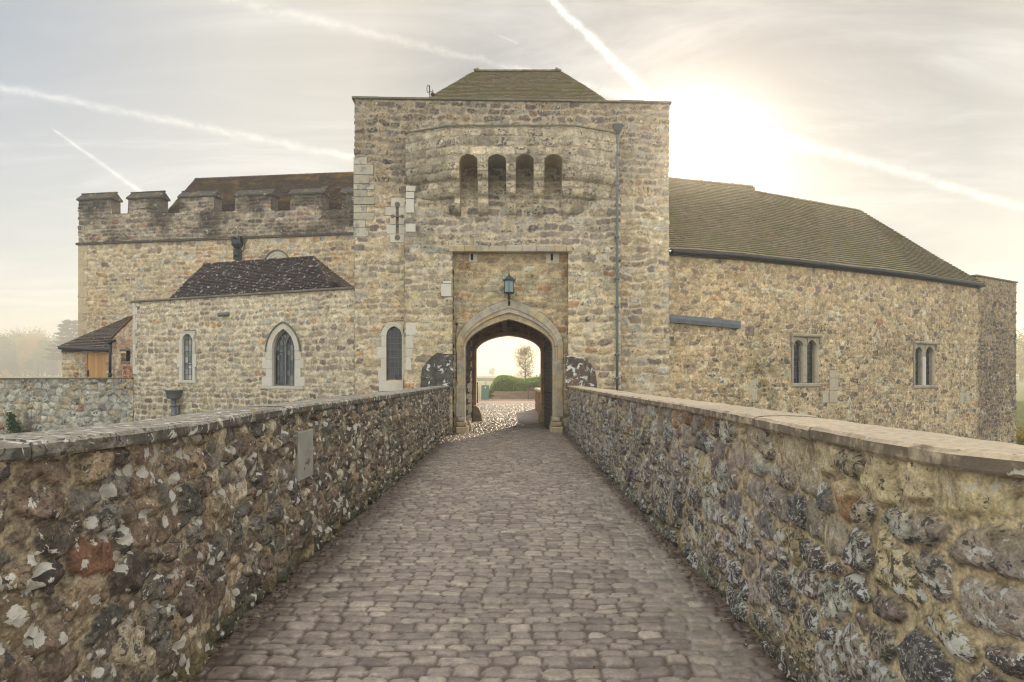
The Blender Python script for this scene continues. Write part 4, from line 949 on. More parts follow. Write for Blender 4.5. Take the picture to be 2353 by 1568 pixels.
for sg in (-1, 1):   # the two curved bars branching off the mullion
    pts = [(c_+sg*(0.0+hw*0.78*(1-math.cos(t*1.25))), W['zs']+0.02+hw*1.12*math.sin(t*1.25)) for t in np.linspace(0, 1, 8)]
    mb.strip(pts, [(x+0.035*(1 if sg > 0 else -1)*-1, y+0.005) for x, y in pts], -0.16, -0.078)
mb.build('frame', MT['wframe'], w2)
glaze(w2, FA2, W['u0']+0.03, W['u1']-0.03, W['z0']+0.02, W['za']-0.02, 6, 11, -0.14, MT['glass_grn'], None, 0.006)
mb = MB(FA2.M()); cz = FA2.uv(652, 809)[1]; a, b = W['u0']+t_+0.003, c_-0.028
for q in ((a, a+0.025, W['z0']+0.055, cz), (b-0.025, b, W['z0']+0.055, cz), (a+0.025, b-0.025, cz-0.03, cz), (a+0.025, b-0.025, W['z0']+0.055, W['z0']+0.085)): mb.box(*q, -0.12, -0.085)
mb.build('casement', MT['iron'], w2)
# overflow stub
mb = MB(); fp = Frame(ANL, 520); M = fp.M(); c = [M @ Vector((fp.uv(526, 722)[0]-q*0.30, fp.uv(517, 722)[1]-0.04*q, -0.02+q*0.22)) for q in (0, 0.5, 1)]
mb.tube(c, 0.07, 12, cap=False); mb.tube(c, 0.058, 12, cap=False); mb.build('overflow_pipe', MT['greyiron'], an, fix=False)
# hopper and pipe
fh = Frame(ANL, 410); M = fh.M(); u, z = fh.uv(410, 916); pz = fh.uv(410, 896)[1]
o = M @ Vector((u, 0, 0.2)); mb = MB()
mb.lathe([(0.08, z-0.02), (0.20, z), (0.215, z+0.03), (0.27, pz-0.04), (0.29, pz-0.03), (0.29, pz), (0.25, pz), (0.19, z+0.06)], (o.x, o.y, 0), 18)
hp = mb.build('rainwater_hopper', MT['greyiron'], an)
mb = MB(); mb.tube([(o.x, o.y, z), (o.x, o.y, z-3.2)], 0.085, 12); mb.tube([(o.x, o.y, z-0.22), (o.x, o.y, z-0.28)], 0.105, 12); mb.tube([(o.x, o.y, z-0.55), (o.x, o.y, z-0.62)], 0.105, 12)
mb.box(o.x+0.02, o.x+0.16, o.y, o.y+0.15, z-0.52, z-0.22); mb.build('drainpipe', MT['greyiron'], hp)

# ================================================================== LEFT BACK: battlemented range
br = thing('battlemented_range', 'long battlemented stone range with brown tiled roof behind its parapet', 'building')
BR0, BR1 = np.array((pX(181, 32.35), 32.35)), np.array((pX(830, 29.93), 29.93)); bt = (BR1-BR0)/np.linalg.norm(BR1-BR0); bn = np.array((bt[1], -bt[0]))
BRL = Line([tuple(BR0-bn*9), tuple(BR0), tuple(BR1)]); BF = Frame(BRL, 500); sR = BRL.s; Lb = sR[2]-sR[1]
def bs(px): return BRL.hit(px)[0]
ZS = 8.0
def sill(S): q = np.clip((S-sR[1])/Lb, 0, 1); return 9.42-0.32*q
mer = [(150, 256), (295, 367), (413, 493), (541.5, 624), (667, 742), (785, 840)]
ms = [(bs(max(a, 181.5)) if a > 160 else sR[1], bs(b)) for a, b in mer]
def par_top(S):
    z = sill(S)
    for a, b in ms: z = np.where((S >= a) & (S <= b), sill(S)+0.70, z)
    return z
def br_col(S, Z, X, Y, c, k, r):
    q = sst(0.6, 0.75, fbm(X*0.5, Z*0.6, 21))[..., None]*k[..., None]*0.6; c = c*(1-q)+c*np.array([1.05, 0.86, 0.70])*q
    return c, 0.1+0*Z
ARW = (BF, [BF.uv(612, 640), BF.uv(612, 604), BF.uv(622, 586), BF.uv(637, 573), BF.uv(652, 586), BF.uv(662, 604), BF.uv(662, 640)])
stBR = style(0.34, 0.215, 131, crs=0.42, warp=0.13, jx=0.42, rag=0.2, relief=0.022, pal=[(4, (0.40, 0.335, 0.22)), (3, (0.36, 0.29, 0.185)), (2, (0.42, 0.37, 0.26)), (1.6, (0.27, 0.215, 0.15)), (0.8, (0.33, 0.19, 0.10)), (1, (0.33, 0.33, 0.29)), (0.6, (0.17, 0.14, 0.12))], mortar=(0.44, 0.375, 0.27))
rubble('wall', br, BRL, np.concatenate([rng(0, sR[1], 0.3)[:-1], rng(sR[1], sR[2], 0.045)]), rng(-1, ZS, 0.045), MT['facade'], stBR, colfn=br_col, flats=[ARW])
def bp_col(S, Z, X, Y, c, k, r):
    n = fbm(X*0.8, Z*1.0, 25); d = sst(0.38, 0.62, n+(Z-9.1)*0.10)[..., None]; c = c*(1-d)+c*np.array([0.34, 0.33, 0.34])*d
    return c, 0.55+0.4*d[..., 0]
rubble('parapet', br, BRL, rng(sR[1], sR[2], 0.04), rng(ZS+0.06, 10.14, 0.04), MT['facade'], style(0.32, 0.19, 141, crs=0.3, relief=0.04, pal=PAL_DARK+[(2, (0.32, 0.27, 0.19))], mortar=(0.30, 0.26, 0.19)), ztop=par_top, colfn=bp_col)
mb = MB(BF.M()); uo = BF.u_of(*BR0); U = lambda s: s-sR[1]+uo
mb.box(U(sR[1]), U(sR[2]), ZS, 9.05, -0.60, -0.02)
edges = [(a, b) for a, b in ms]
for a, b in edges: mb.box(U(a)+0.015, U(b)-0.012, 9.0, float(sill(np.array(a)))+0.69, -0.60, -0.015)
for k in range(5): a, b = ms[k][1], ms[k+1][0]; mb.box(U(a)-0.01, U(b)+0.01, 8.9, float(sill(np.array(b)))-0.012, -0.59, -0.012)
mb.build('parapet_core', m_rubble('merlon_side', grain=20) if False else m_island('merlon_side_stone', [(0.15, 0.125, 0.10), (0.20, 0.165, 0.13)], 6, 0.95, 0.45, 0.02), br)
for a, b in ms:
    z = float(sill(np.array((a+b)/2)))+0.70; ua, ub = U(a)-0.07, U(b)+0.07
    mb = MB(BF.M()); v = [(ua, z-0.02, 0.08), (ub, z-0.02, 0.08), (ub, z+0.05, 0.08), (ua, z+0.05, 0.08), (ua+0.03, z+0.36, -0.28), (ub-0.03, z+0.36, -0.28), (ua, z-0.02, -0.66), (ub, z-0.02, -0.66), (ua, z+0.05, -0.66), (ub, z+0.05, -0.66)]
    mb.add(v, [(0, 1, 2, 3), (3, 2, 5, 4), (4, 5, 9, 8), (8, 9, 7, 6), (0, 6, 7, 1), (1, 7, 9, 5, 2), (0, 3, 4, 8, 6)])
    mb.box(ua-0.01, ub+0.01, z+0.34, z+0.385, -0.33, -0.23)
    mb.build('merlon_cap', MT['merlon_cap'], br)
mb = MB(BF.M()); mb.strip([(U(sR[1])-0.07, 0.09), (U(sR[2]), 0.09)], [(U(sR[1])-0.07, -0.1), (U(sR[2]), -0.1)], 0, 1) if False else None
mb.prism([(U(sR[1])-0.10, ZS-0.03), (U(sR[2]), ZS-0.03), (U(sR[2]), ZS+0.07), (U(sR[1])-0.10, ZS+0.07)], -0.1, 0.085); mb.build('string_course', MT['merlon_cap'], br)
mb = MB(BF.M()); z = 2.0; k = 0
while z < ZS-0.1: h = min(rnd.uniform(0.30, 0.42), ZS-0.04-z); mb.bevbox(U(sR[1])-0.02, U(sR[1])+(0.24 if k % 2 else 0.46)*rnd.uniform(.9, 1.15), z+0.003, z+h-0.003, -0.35, 0.025, 0.008); z += h; k += 1
mb.build('quoin', m_island('tan_quoins', [(0.46, 0.38, 0.25), (0.50, 0.41, 0.27), (0.43, 0.35, 0.24)], 8, 0.9, 0.14, 0.005), br)
def bp(px, back, py):
    a = (px-CX)/FX; o = BR0-bn*back; u = (a*o[1]-o[0])/(bt[0]-a*bt[1]); p = o+bt*u; return (p[0], p[1], EYE+(HY-py)/FX*p[1])
ra, rb = bp(450, 4.6, 412), bp(870, 4.6, 395); ez = 9.35
ea, eb = bp(374, 0.9, 0), bp(870, 0.9, 0); ea, eb = (ea[0], ea[1], ez), (eb[0], eb[1], ez); ec = np.array(ea)-np.append(bn*7.6, 0)
T = Tiles(); T.patch(ea, eb, rb, ra, seed=21, ext=0.03); T.patch(tuple(ec), ea, ra, ra, seed=22, course=0.16, tw=0.3); T.ridge(ra, rb, 0.11); T.build('roof', MT['tile_brown'], br)
# half-hidden window head
mb = MB(BF.M()); al, ar = BF.uv(606.5, 597)[0], BF.uv(668.5, 597)[0]; zs_, zt_ = BF.uv(637, 604)[1], BF.uv(637, 574)[1]
a3 = [lancet(al+d, ar-d, zs_-0.1, zt_-d*1.15, 14) for d in (0.0, 0.05, 0.17, 0.27)]
ring_blocks(mb, a3[1], a3[2], -0.1, 0.03, 3); ring_blocks(mb, a3[2], a3[3], -0.12, 0.0, 3)
wb = mb.build('window', MT['newstone'], br); wb['label'] = 'pointed window head half hidden by the black roof'
mb = MB(BF.M()); mb.strip(a3[0], a3[1], 0.0, 0.09); mb.build('hood_mould', MT['coping_d'], wb)
mb = MB(BF.M()); mb.prism(a3[3], -0.11, -0.09); mb.build('glass', MT['brownwood'], wb)
mb = MB(); fd = Frame(BRL, 550); M = fd.M()
def dl(x, y, w=0.12): u, z = fd.uv(x, y); return tuple(M @ Vector((u, z, w)))
a, b = dl(538, 549), dl(558, 549); mb.tube([dl(549, 567), dl(549, 640)], 0.10, 12); mb.tube([dl(549, 583), dl(549, 592)], 0.14, 12)
q = dl(549, 565); mb.lathe([(0.12, -0.16), (0.24, -0.02), (0.26, 0.0), (0.26, 0.06), (0.22, 0.16), (0.23, 0.22)], q, 14)
u, z = fd.uv(549, 556); mb.M = M; mb.box(u-0.22, u-0.12, z-0.04, z+0.20, -0.02, 0.26); mb.box(u+0.12, u+0.22, z-0.04, z+0.20, -0.02, 0.26); mb.box(u-0.12, u+0.12, z-0.04, z+0.2, -0.02, 0.02); mb.M = Matrix.Identity(4)
mb.tube([dl(562, 556), dl(565.5, 563), dl(564, 575), dl(556, 584)], 0.025, 6); mb.box(dl(541, 590)[0], dl(557, 590)[0], dl(549, 590)[1]-0.05, dl(549, 590)[1]+0.15, dl(549, 598)[2], dl(549, 574)[2])
mb.build('rainwater_hopper', MT['iron'], br)

# ================================================================== SHED AND LOW WALL
sh = thing('lean_to_shed', 'small stone lean-to with oak door and dark tiled roof behind the low wall', 'shed')
SL1 = Line([(pX(143, 27.5)+0.9, 30.5), (pX(143, 27.5), 27.5), (pX(262, 26.8), 26.8)]); SF = Frame(SL1, 200)
dz0, (du0, dz1), du1 = -1.5, SF.uv(198, 811), SF.uv(245.5, 811)[0]
rubble('wall', sh, SL1, rng(0, SL1.s[-1], 0.035), rng(-1.5, 2.78, 0.035), MT['facade'], style(0.30, 0.24, 151, crs=0.2, relief=0.035, pal=[(3, (0.36, 0.29, 0.19)), (2, (0.29, 0.26, 0.21)), (2, (0.42, 0.36, 0.26)), (1, (0.33, 0.20, 0.11)), (1, (0.24, 0.22, 0.20))], mortar=(0.44, 0.36, 0.24)), holes=[(SF, [(du0, -3), (du0, dz1), (du1, dz1), (du1, -3)])])
mb = MB(SF.M()); n = 8
for k in range(n): a = du0+0.03+(du1-du0-0.06)*k/n; b = du0+0.03+(du1-du0-0.06)*(k+1)/n; mb.bevbox(a+0.002, b-0.002, -1.2, dz1-0.05, -0.12, -0.05+rnd.uniform(0, 0.003), 0.006)
dd = mb.build('door', MT['oak'], sh)
mb = MB(SF.M()); mb.box(du0, du0+0.028, -1.2, dz1, -0.14, 0.01); mb.box(du1-0.028, du1, -1.2, dz1, -0.14, 0.01); mb.box(du0+0.028, du1-0.028, dz1-0.045, dz1, -0.14, 0.01); mb.build('frame', MT['oak'], dd)
mb = MB(SF.M()); hu, hz = SF.uv(201.5, 858); mb.tube([(hu, hz-0.1, 0.0), (hu, hz-0.06, 0.03), (hu, hz+0.06, 0.03), (hu, hz+0.1, 0.0)], 0.014, 6); mb.box(hu-0.02, hu+0.02, hz-0.13, hz+0.13, -0.05, -0.035); mb.box(hu-0.05, hu+0.01, hz-0.02, hz+0.02, -0.02, 0.0); mb.build('handle', MT['iron'], dd)
SGL = Line([(pX(257, 26.0), 26.05), (-13.98, 25.42)]); SGf = Frame(SGL, 285)
go = [SGf.uv(278.5, 831.5), SGf.uv(278.5, 806), SGf.uv(300, 806), SGf.uv(300, 831.5)]
def gcol(S, Z, X, Y, c, k, r):
    m = (sst(-14.85, -14.7, X)*sst(2.2, 2.1, Z)*k)[..., None]; return c*(1-m)+np.array([0.30, 0.13, 0.075])*m*(0.7+0.6*r[..., None]), 0.1+0*Z
rubble('gable_wall', sh, SGL, rng(0, SGL.s[-1], 0.03), rng(-1.5, 4.1, 0.03), MT['facade'], style(0.24, 0.20, 161, relief=0.03, pal=[(3, (0.38, 0.29, 0.20)), (2, (0.42, 0.33, 0.24)), (1, (0.28, 0.22, 0.17)), (1, (0.34, 0.22, 0.14))], mortar=(0.46, 0.37, 0.26)),
       ztop=lambda S: 3.18+(S/SGL.s[-1])*0.86, holes=[(SGf, go)], colfn=gcol)
mb = MB(SGf.M()); (a, z0), (b, z1) = go[0], go[2]; mb.box(a-0.03, b+0.02, z0-0.02, z1+0.02, -0.3, -0.22); mb.build('window_opening', MT['gap_shade'], sh)
mb = MB(SGf.M()); mb.bevbox(a, b, z0-0.08, z0, -0.2, 0.045, 0.01); mb.build('sill', MT['coping_d'], sh)
mb = MB(SGf.M()); mb.bevbox(a-0.05, b, z1, z1+0.07, -0.2, 0.045, 0.01); mb.build('lintel', MT['coping_d'], sh)
mb = MB(SGf.M()); ug0, ug1 = SGf.u_of(*SGL.p[0]), SGf.u_of(*SGL.p[1]); mb.prism([(ug0-0.05, 3.17), (ug1, 4.05), (ug1, 4.12), (ug0-0.05, 3.25)], -0.4, 0.06); mb.build('verge_tiles', m_island('verge_tile', [(0.15, 0.07, 0.04), (0.2, 0.1, 0.06)], 12), sh)
T = Tiles(); A_, B_, C_ = P(137, 798, 27.25), P(300, 804, 26.4), P(304, 724, 28.9); C2 = P(296, 728, 28.9)
T.patch(A_, B_, C_, C2, seed=31, course=0.13, tw=0.18, lift=0.035, ext=0.05); T.build('roof', MT['tile_shed'], sh)
mb = MB(); mb.tube([P(136, 800, 27.15), P(257, 806, 26.35)], 0.06, 8); mb.box(*sorted((pX(141, 27.2), pX(255, 26.6))), 27.22, 27.3, 2.72, 2.86); mb.build('gutter', MT['iron'], sh)
mb = MB(); p0 = P(253, 785, 25.85); mb.tube([p0, P(253, 862, 25.85)], 0.05, 10); mb.tube([P(241, 783, 26.0), P(264, 783, 25.8)], 0.05, 8)
mb.tube([P(253, 860, 25.85), P(252, 866, 25.7)], 0.065, 8); mb.lathe([(0.05, -0.12), (0.08, -0.05), (0.09, 0.0)], p0, 10); mb.build('drainpipe', MT['iron'], sh)

lw = thing('low_boundary_wall', 'low grey stone boundary wall with mossy coping and a dark vertical stain', 'wall')
LWL = Line([(-25.5, 25.42), (-13.92, 25.13)]); LF = Frame(LWL, 150)
def lcol(S, Z, X, Y, c, k, r):
    m = (np.exp(-((X-(-17.9)+(Z-0.6)*0.12)/0.32)**2)*sst(0.62, 0.3, Z*0.2+fbm(X*9, Z*0.8, 9)-0.05))[..., None]*0.85
    m2 = sst(0.5, 0.75, fbm(X*1.2, Z*0.7, 33))[..., None]*0.35
    yel = sst(0.55, 0.7, fbm(X*1.5, Z*1.5, 41))[..., None]*0.5
    c = c*(1-yel)+c*np.array([1.1, 0.92, 0.62])*yel
    c = c*(1-m2)+c*0.5*m2
    return c*(1-m)+np.array([0.085, 0.065, 0.06])*m, 0.5+0*Z
rubble('wall', lw, LWL, rng(0, LWL.s[-1], 0.034), rng(-3.6, 1.66, 0.034), MT['facade'], style(0.27, 0.25, 171, relief=0.06, p=2.4, jx=0.32, jy=0.2, wv=0.3, pal=PAL_LOW, mortar=(0.34, 0.31, 0.25), bev=0.25, mort=0.05), colfn=lcol)
mb = MB(LF.M()); u = LF.u_of(-25.5, 25.42); e1 = LF.u_of(-13.95, 25.13)
while u < e1: e = min(e1, u+rnd.uniform(0.7, 1.5)); d = rnd.uniform(-0.012, .012); mb.bevbox(u+0.003, e-0.003, 1.645+d, 1.70+d, -0.40, 0.07+rnd.uniform(0, .03), 0.015); u = e
mb.build('coping', MT['coping_d'], lw); mb = MB(LF.M()); mb.box(LF.u_of(-25.5, 25.42), e1, -3.6, 1.64, -0.38, -0.06); mb.build('core', MT['archstone'], lw)

# ================================================================== RIGHT: curved range
rr_ = thing('curved_range', 'long curving stone range with two mullioned windows and a mossy tiled roof', 'building')
RRL = Line([(pX(1532, 21.9), 21.93), (5.05, 22.0), (7.6, 22.82), (11.4, 24.72), (16.0, 27.2), (20.5, 30.0), (23.65, 32.05), (24.0, 41)])
sr = RRL.s; RF1, RF2 = Frame(RRL, 1850), Frame(RRL, 2124)
def rz(S): return np.where(S > sr[5]-0.25, 6.14, 5.74)
def rr_col(S, Z, X, Y, c, k, r):
    n = fbm(X*0.45, Z*0.55, 91); lowl = sst(4.9, 2.4, Z+(n-0.5)*3)*sst(0, 2.5, X-5)
    d = (sst(0.42, 0.62, fbm(S*0.8, Z*0.9, 95))*lowl)[..., None]*k[..., None]*0.38; c = c*(1-d)+c*np.array([0.62, 0.62, 0.66])*d
    gm = (np.exp(-((X-8.6)/1.2)**2-((Z-1.6)/1.0)**2)*sst(0.4, 0.6, fbm(X*2, Z*2, 97)))[..., None]*0.75; c = c*(1-gm)+c*np.array([0.42, 0.46, 0.34])*gm
    e = sst(sr[5]-0.35, sr[5]+0.15, S); m = fbm(S*0.9, Z*0.5, 99); ed = (e*sst(0.15, 0.5, m+(Z-1.5)*0.09))[..., None]*0.75
    c = c*(1-ed)+c*np.array([0.50, 0.49, 0.50])*ed
    return c*np.array([1.13, 1.10, 1.04]), 0.15+0.5*lowl+0.5*e
stRR = style(0.31, 0.17, 181, relief=0.028, jx=0.36, jy=0.26, wv=0.40, p=2.8, mort=0.10, pal=[(4, (0.37, 0.285, 0.175)), (3, (0.33, 0.265, 0.175)), (2, (0.41, 0.34, 0.22)), (1.8, (0.25, 0.20, 0.145)), (1.2, (0.40, 0.37, 0.28)), (0.6, (0.18, 0.15, 0.125)), (0.2, (0.32, 0.20, 0.12))], mortar=(0.45, 0.375, 0.265))
def two_light(fr, xs, ya, ys, yb):
    o = []
    for a, b in xs: u0, u1 = fr.uv(a, 0)[0], fr.uv(b, 0)[0]; xm = (a+b)/2; o.append(dict(u0=u0, u1=u1, zs=fr.uv(xm, ys)[1], za=fr.uv(xm, ya)[1], z0=fr.uv(xm, yb)[1]))
    return o
RW1 = two_light(RF1, ((1823.5, 1844.5), (1855, 1875)), 781, 795, 881); RW2 = two_light(RF2, ((2102.5, 2118.5), (2127, 2144)), 797, 810, 885.5)
def r_open(W): a, b = W[0]['u0']-0.02, W[1]['u1']+0.02; return [(a, W[0]['z0']), (a, W[0]['za']+0.03), (b, W[0]['za']+0.03), (b, W[0]['z0'])]
def grow(p, d): (a, z0), (_, z1), (b, _), _ = p; return [(a-d, z0-d), (a-d, z1+d), (b+d, z1+d), (b+d, z0-d)]
pale = [(RF1, 1905.5, 1924, 851, 869), (RF1, 1905.5, 1925, 870, 898), (RF1, 1905.5, 1923, 899, 926), (RF1, 1889, 1902.5, 899, 926), (RF1, 1721, 1741, 874, 893), (RF1, 1720, 1739, 894, 925), (RF2, 2218.5, 2229, 899, 928), (RF2, 2204, 2213.5, 903, 926), (RF2, 2206, 2216, 889, 901)]
rubble('wall', rr_, RRL, np.concatenate([rng(0, sr[6], 0.036), rng(sr[6], sr[7], 0.3)[1:]]), rng(-3.6, 6.14, 0.036), MT['facade'], stRR, ztop=rz,
       holes=[(RF1, r_open(RW1)), (RF2, r_open(RW2))], flats=[(RF1, grow(r_open(RW1), 0.10)), (RF2, grow(r_open(RW2), 0.10))]+[box_px(f, a, b, c, d) for f, a, b, c, d in pale if f is RF1 and a > 1800], colfn=rr_col)
m_pr = m_island('pale_repair_stone', [(0.50, 0.44, 0.31), (0.46, 0.40, 0.29), (0.42, 0.38, 0.30)], 9, 0.9, 0.16, 0.006)
for f, a, b, c, d in pale:
    mb = MB(); q = Frame(RRL, (a+b)/2); mb.M = q.M(); (ua, zd), (ub, zc_) = q.uv(a, d), q.uv(b, c); mb.bevbox(ua, ub, zd+0.003, zc_-0.003, -0.1, 0.026, 0.008)
    mb.build('repair_block', m_pr, rr_)
def mull_window(fr, W, lab, whitem):
    mb = MB(fr.M()); a, b = W[0]['u0'], W[1]['u1']; zt = W[0]['za']+0.10; jw = 0.15
    for w in W:
        n = 12; top = [(w['u0']-0.0+(w['u1']-w['u0'])*i/n, zt) for i in range(n+1)]; mb.strip(top, arch(w['u0'], w['u1'], w['zs'], w['za'], n, 0.2), -0.22, 0.02)
    mb.bevbox(W[0]['u1']+0.001, W[1]['u0']-0.001, W[0]['z0'], zt, -0.22, 0.015, 0.03)
    mb.bevbox(a-jw*0.55, a-0.001, W[0]['z0'], zt, -0.22, 0.03, 0.03); mb.bevbox(b+0.001, b+jw, W[0]['z0'], zt, -0.22, 0.03, 0.05)
    mb.bevbox(a-0.16, b+0.2, W[0]['z0']-0.14, W[0]['z0']-0.002, -0.2, 0.06, 0.03)
    for w in W: mb.box(w['u0'], w['u0']+0.028, w['z0'], w['zs'], -0.2, -0.03); mb.box(w['u1']-0.028, w['u1'], w['z0'], w['zs'], -0.2, -0.03)
    wn = mb.build('window', MT['windowstone'], rr_); wn['label'] = lab
    mb = MB(fr.M()); mb.bevbox(a-0.16, b+0.22, zt+0.002, zt+0.12, -0.05, 0.12, 0.04); mb.bevbox(a-0.16, a-0.07, zt-0.22, zt-0.001, -0.02, 0.10, 0.02); mb.bevbox(b+0.13, b+0.22, zt-0.22, zt-0.001, -0.02, 0.10, 0.02); mb.build('hood_mould', MT['windowstone'], wn)
    for w in W: glaze(wn, fr, w['u0'], w['u1'], w['z0'], w['za']+0.02, 3, 8, -0.15, MT['glass_dark'], [w['z0']+(w['za']-w['z0'])*0.6] if w is W[0] else None, 0.006)
    if whitem: mb = MB(fr.M()); mb.box(W[0]['u1']+0.012, W[1]['u0']-0.012, W[0]['z0'], W[0]['z0']+1.15, 0.0, 0.024); mb.build('mullion_repair', MT['newstone'], wn)
mull_window(RF1, RW1, 'window with old stone mullion', False); mull_window(RF2, RW2, 'window with pale repaired mullion', True)
# roof patches over the bend
def up3(i, z=5.80, o=0.16): p = RRL.p[i]; n = RRL.vn[i]; return (p[0]+n[0]*o, p[1]+n[1]*o, z)
E0, E1, E2, E3, E4 = up3(0), up3(2), up3(3), up3(4), up3(5)
K1a, K1b = P(1500, 407, 25.5), P(1732, 430, 26.45); K2a, K2m, K2b = P(1722, 439, 26.45), P(1860, 464, 27.6), P(1975, 485, 28.9)
T = Tiles(); T.patch(E0, E1, K1b, K1a, seed=41, ext=0.06); T.patch(E1, E2, K2m, K2a, seed=42, ext=0.06); T.patch(E2, E3, K2b, K2m, seed=43, ext=0.06); T.patch(E3, E4, K2b, K2b, seed=44, ext=0.05)
bkp = (20.2, 35.5, 5.8); T.patch(E4, bkp, K2b, K2b, seed=45, course=0.2, tw=0.3)
T.ridge(K1a, K1b, 0.12); T.ridge(K2a, K2m, 0.11); T.ridge(K2m, K2b, 0.11)
T.build('roof', MT['tile_green'], rr_)
mb = MB(); off = [up3(i, 5.72, 0.24) for i in (0, 1, 2, 3, 4, 5)]; mb.tube(off, 0.065, 8); 
for i in range(5):
    f = Frame(O=(RRL.p[i][0], RRL.p[i][1]), t=RRL.t[i]); mb.M = f.M(); mb.box(0, RRL.L[i], 5.62, 5.74, -0.02, 0.12)
mb.M = Matrix.Identity(4); mb.build('gutter', MT['iron'], rr_)
f = Frame(O=tuple(RRL.p[5]), t=RRL.t[5]); mb = MB(f.M()); L_ = RRL.L[5]; u = -0.3
while u < L_+0.08: e = min(L_+0.10, u+rnd.uniform(0.6, 1.0)); mb.bevbox(u, e-0.004, 6.135, 6.20, -0.5, 0.07, 0.01); u = e
mb.build('coping', MT['coping_d'], rr_)
mb = MB()
for i in range(1, 6): f = Frame(O=tuple(RRL.p[i]), t=RRL.t[i]); mb.M = f.M(); mb.box(0.02, RRL.L[i]-0.02, -3.6, 5.6, -0.7, -0.45)
mb.build('inner_masonry', MT['archstone'], rr_)
ff = Frame(RRL, 1620); mb = MB(ff.M()); (ua, za), (ub, zb) = ff.uv(1532, 723), ff.uv(1694, 739); hb = 0.26
for k in range(4):
    a = ua+(ub-ua)*k/4; b = ua+(ub-ua)*(k+1)/4+0.03; z = za+(zb-za)*k/4
    mb.add([(a, z, 0.02), (b, z-0.03, 0.02), (b, z-0.03, 0.10+0.01*k), (a, z, 0.10+0.01*k), (a, z-hb*0.5, 0.16), (b, z-hb*0.5-0.03, 0.16), (b, z-hb-0.03, 0.15), (a, z-hb, 0.15), (a, z-hb, 0.0), (b, z-hb-0.03, 0.0)], [(0, 1, 2, 3), (3, 2, 5, 4), (4, 5, 6, 7), (7, 6, 9, 8), (0, 3, 4, 7, 8), (1, 9, 6, 5, 2)])
mb.build('lead_flashing', MT['lead'], rr_)

# ================================================================== BRIDGE PARAPETS
def smooth_line(pts, n=6):
    p = np.array(pts, float); out = []
    q = np.vstack([2*p[0]-p[1], p, 2*p[-1]-p[-2]])
    for i in range(1, len(q)-2):
        for k in range(n):
            t = k/n; a, b, c, d = q[i-1], q[i], q[i+1], q[i+2]
            out.append(0.5*((2*b)+(-a+c)*t+(2*a-5*b+4*c-d)*t*t+(-a+3*b-3*c+d)*t**3))
    out.append(p[-1]); return Line([tuple(x) for x in out])
PLL = smooth_line([(-4.2, 1.55), (-3.0, 1.83), (-2.42, 2.10), (-2.02, 2.45), (-1.84, 2.9), (-1.80, 3.5), (-1.86, 4.3), (-1.92, 5.2), (-1.90, 8), (-1.88, 12), (-1.90, 16), (-1.92, 20.60)])
PRL = smooth_line([(1.70, 20.60), (1.67, 16), (1.65, 12), (1.66, 8), (1.64, 5.6), (1.60, 4.3), (1.55, 3.3), (1.53, 2.65), (1.60, 2.2), (1.80, 1.86), (2.35, 1.5), (3.6, 1.05)])
def near_s(line, lo=0.011, hi=0.03):
    s = 0 if line is PLL else line.s[-1]; out = [s]
    while 0 <= s <= line.s[-1]:
        y = float(line.at(s)[1]); d = min(hi, max(lo, y*0.0028)); s = s+d if line is PLL else s-d; out.append(s)
    out = np.array(out); out = np.clip(out, 0, line.s[-1]); return np.unique(out)
def near_col(side):
    def f(S, Z, X, Y, c, k, r):
        g = sst(0.30, 0.02, Z+(fbm(S*2.2, Z*2.2, 9)-0.5)*0.35)[..., None]
        c = c*(1-g)+c*np.array([0.52, 0.55, 0.42])*g            # damp, dirty foot of the wall
        t = sst(0.55, 0.75, fbm(S*0.9, Z*1.2, 203))[..., None]*0.35; c = c*(1-t)+c*np.array([0.8, 0.85, 0.65])*t
        if side == 'r':
            pale = (sst(1.12, 1.22, Z)*sst(6.5, 3.5, Y))[..., None]*0.7*k[..., None]
            c = c*(1-pale)+np.array([0.40, 0.33, 0.20])*pale*(0.6+0.8*r[..., None])
            return c, 0.15+0.55*sst(1.25, 0.7, Z)
        return c, 0.15+0.65*fbm(S*0.6, Z*0.9, 211)
    return f
ZP = 1.385
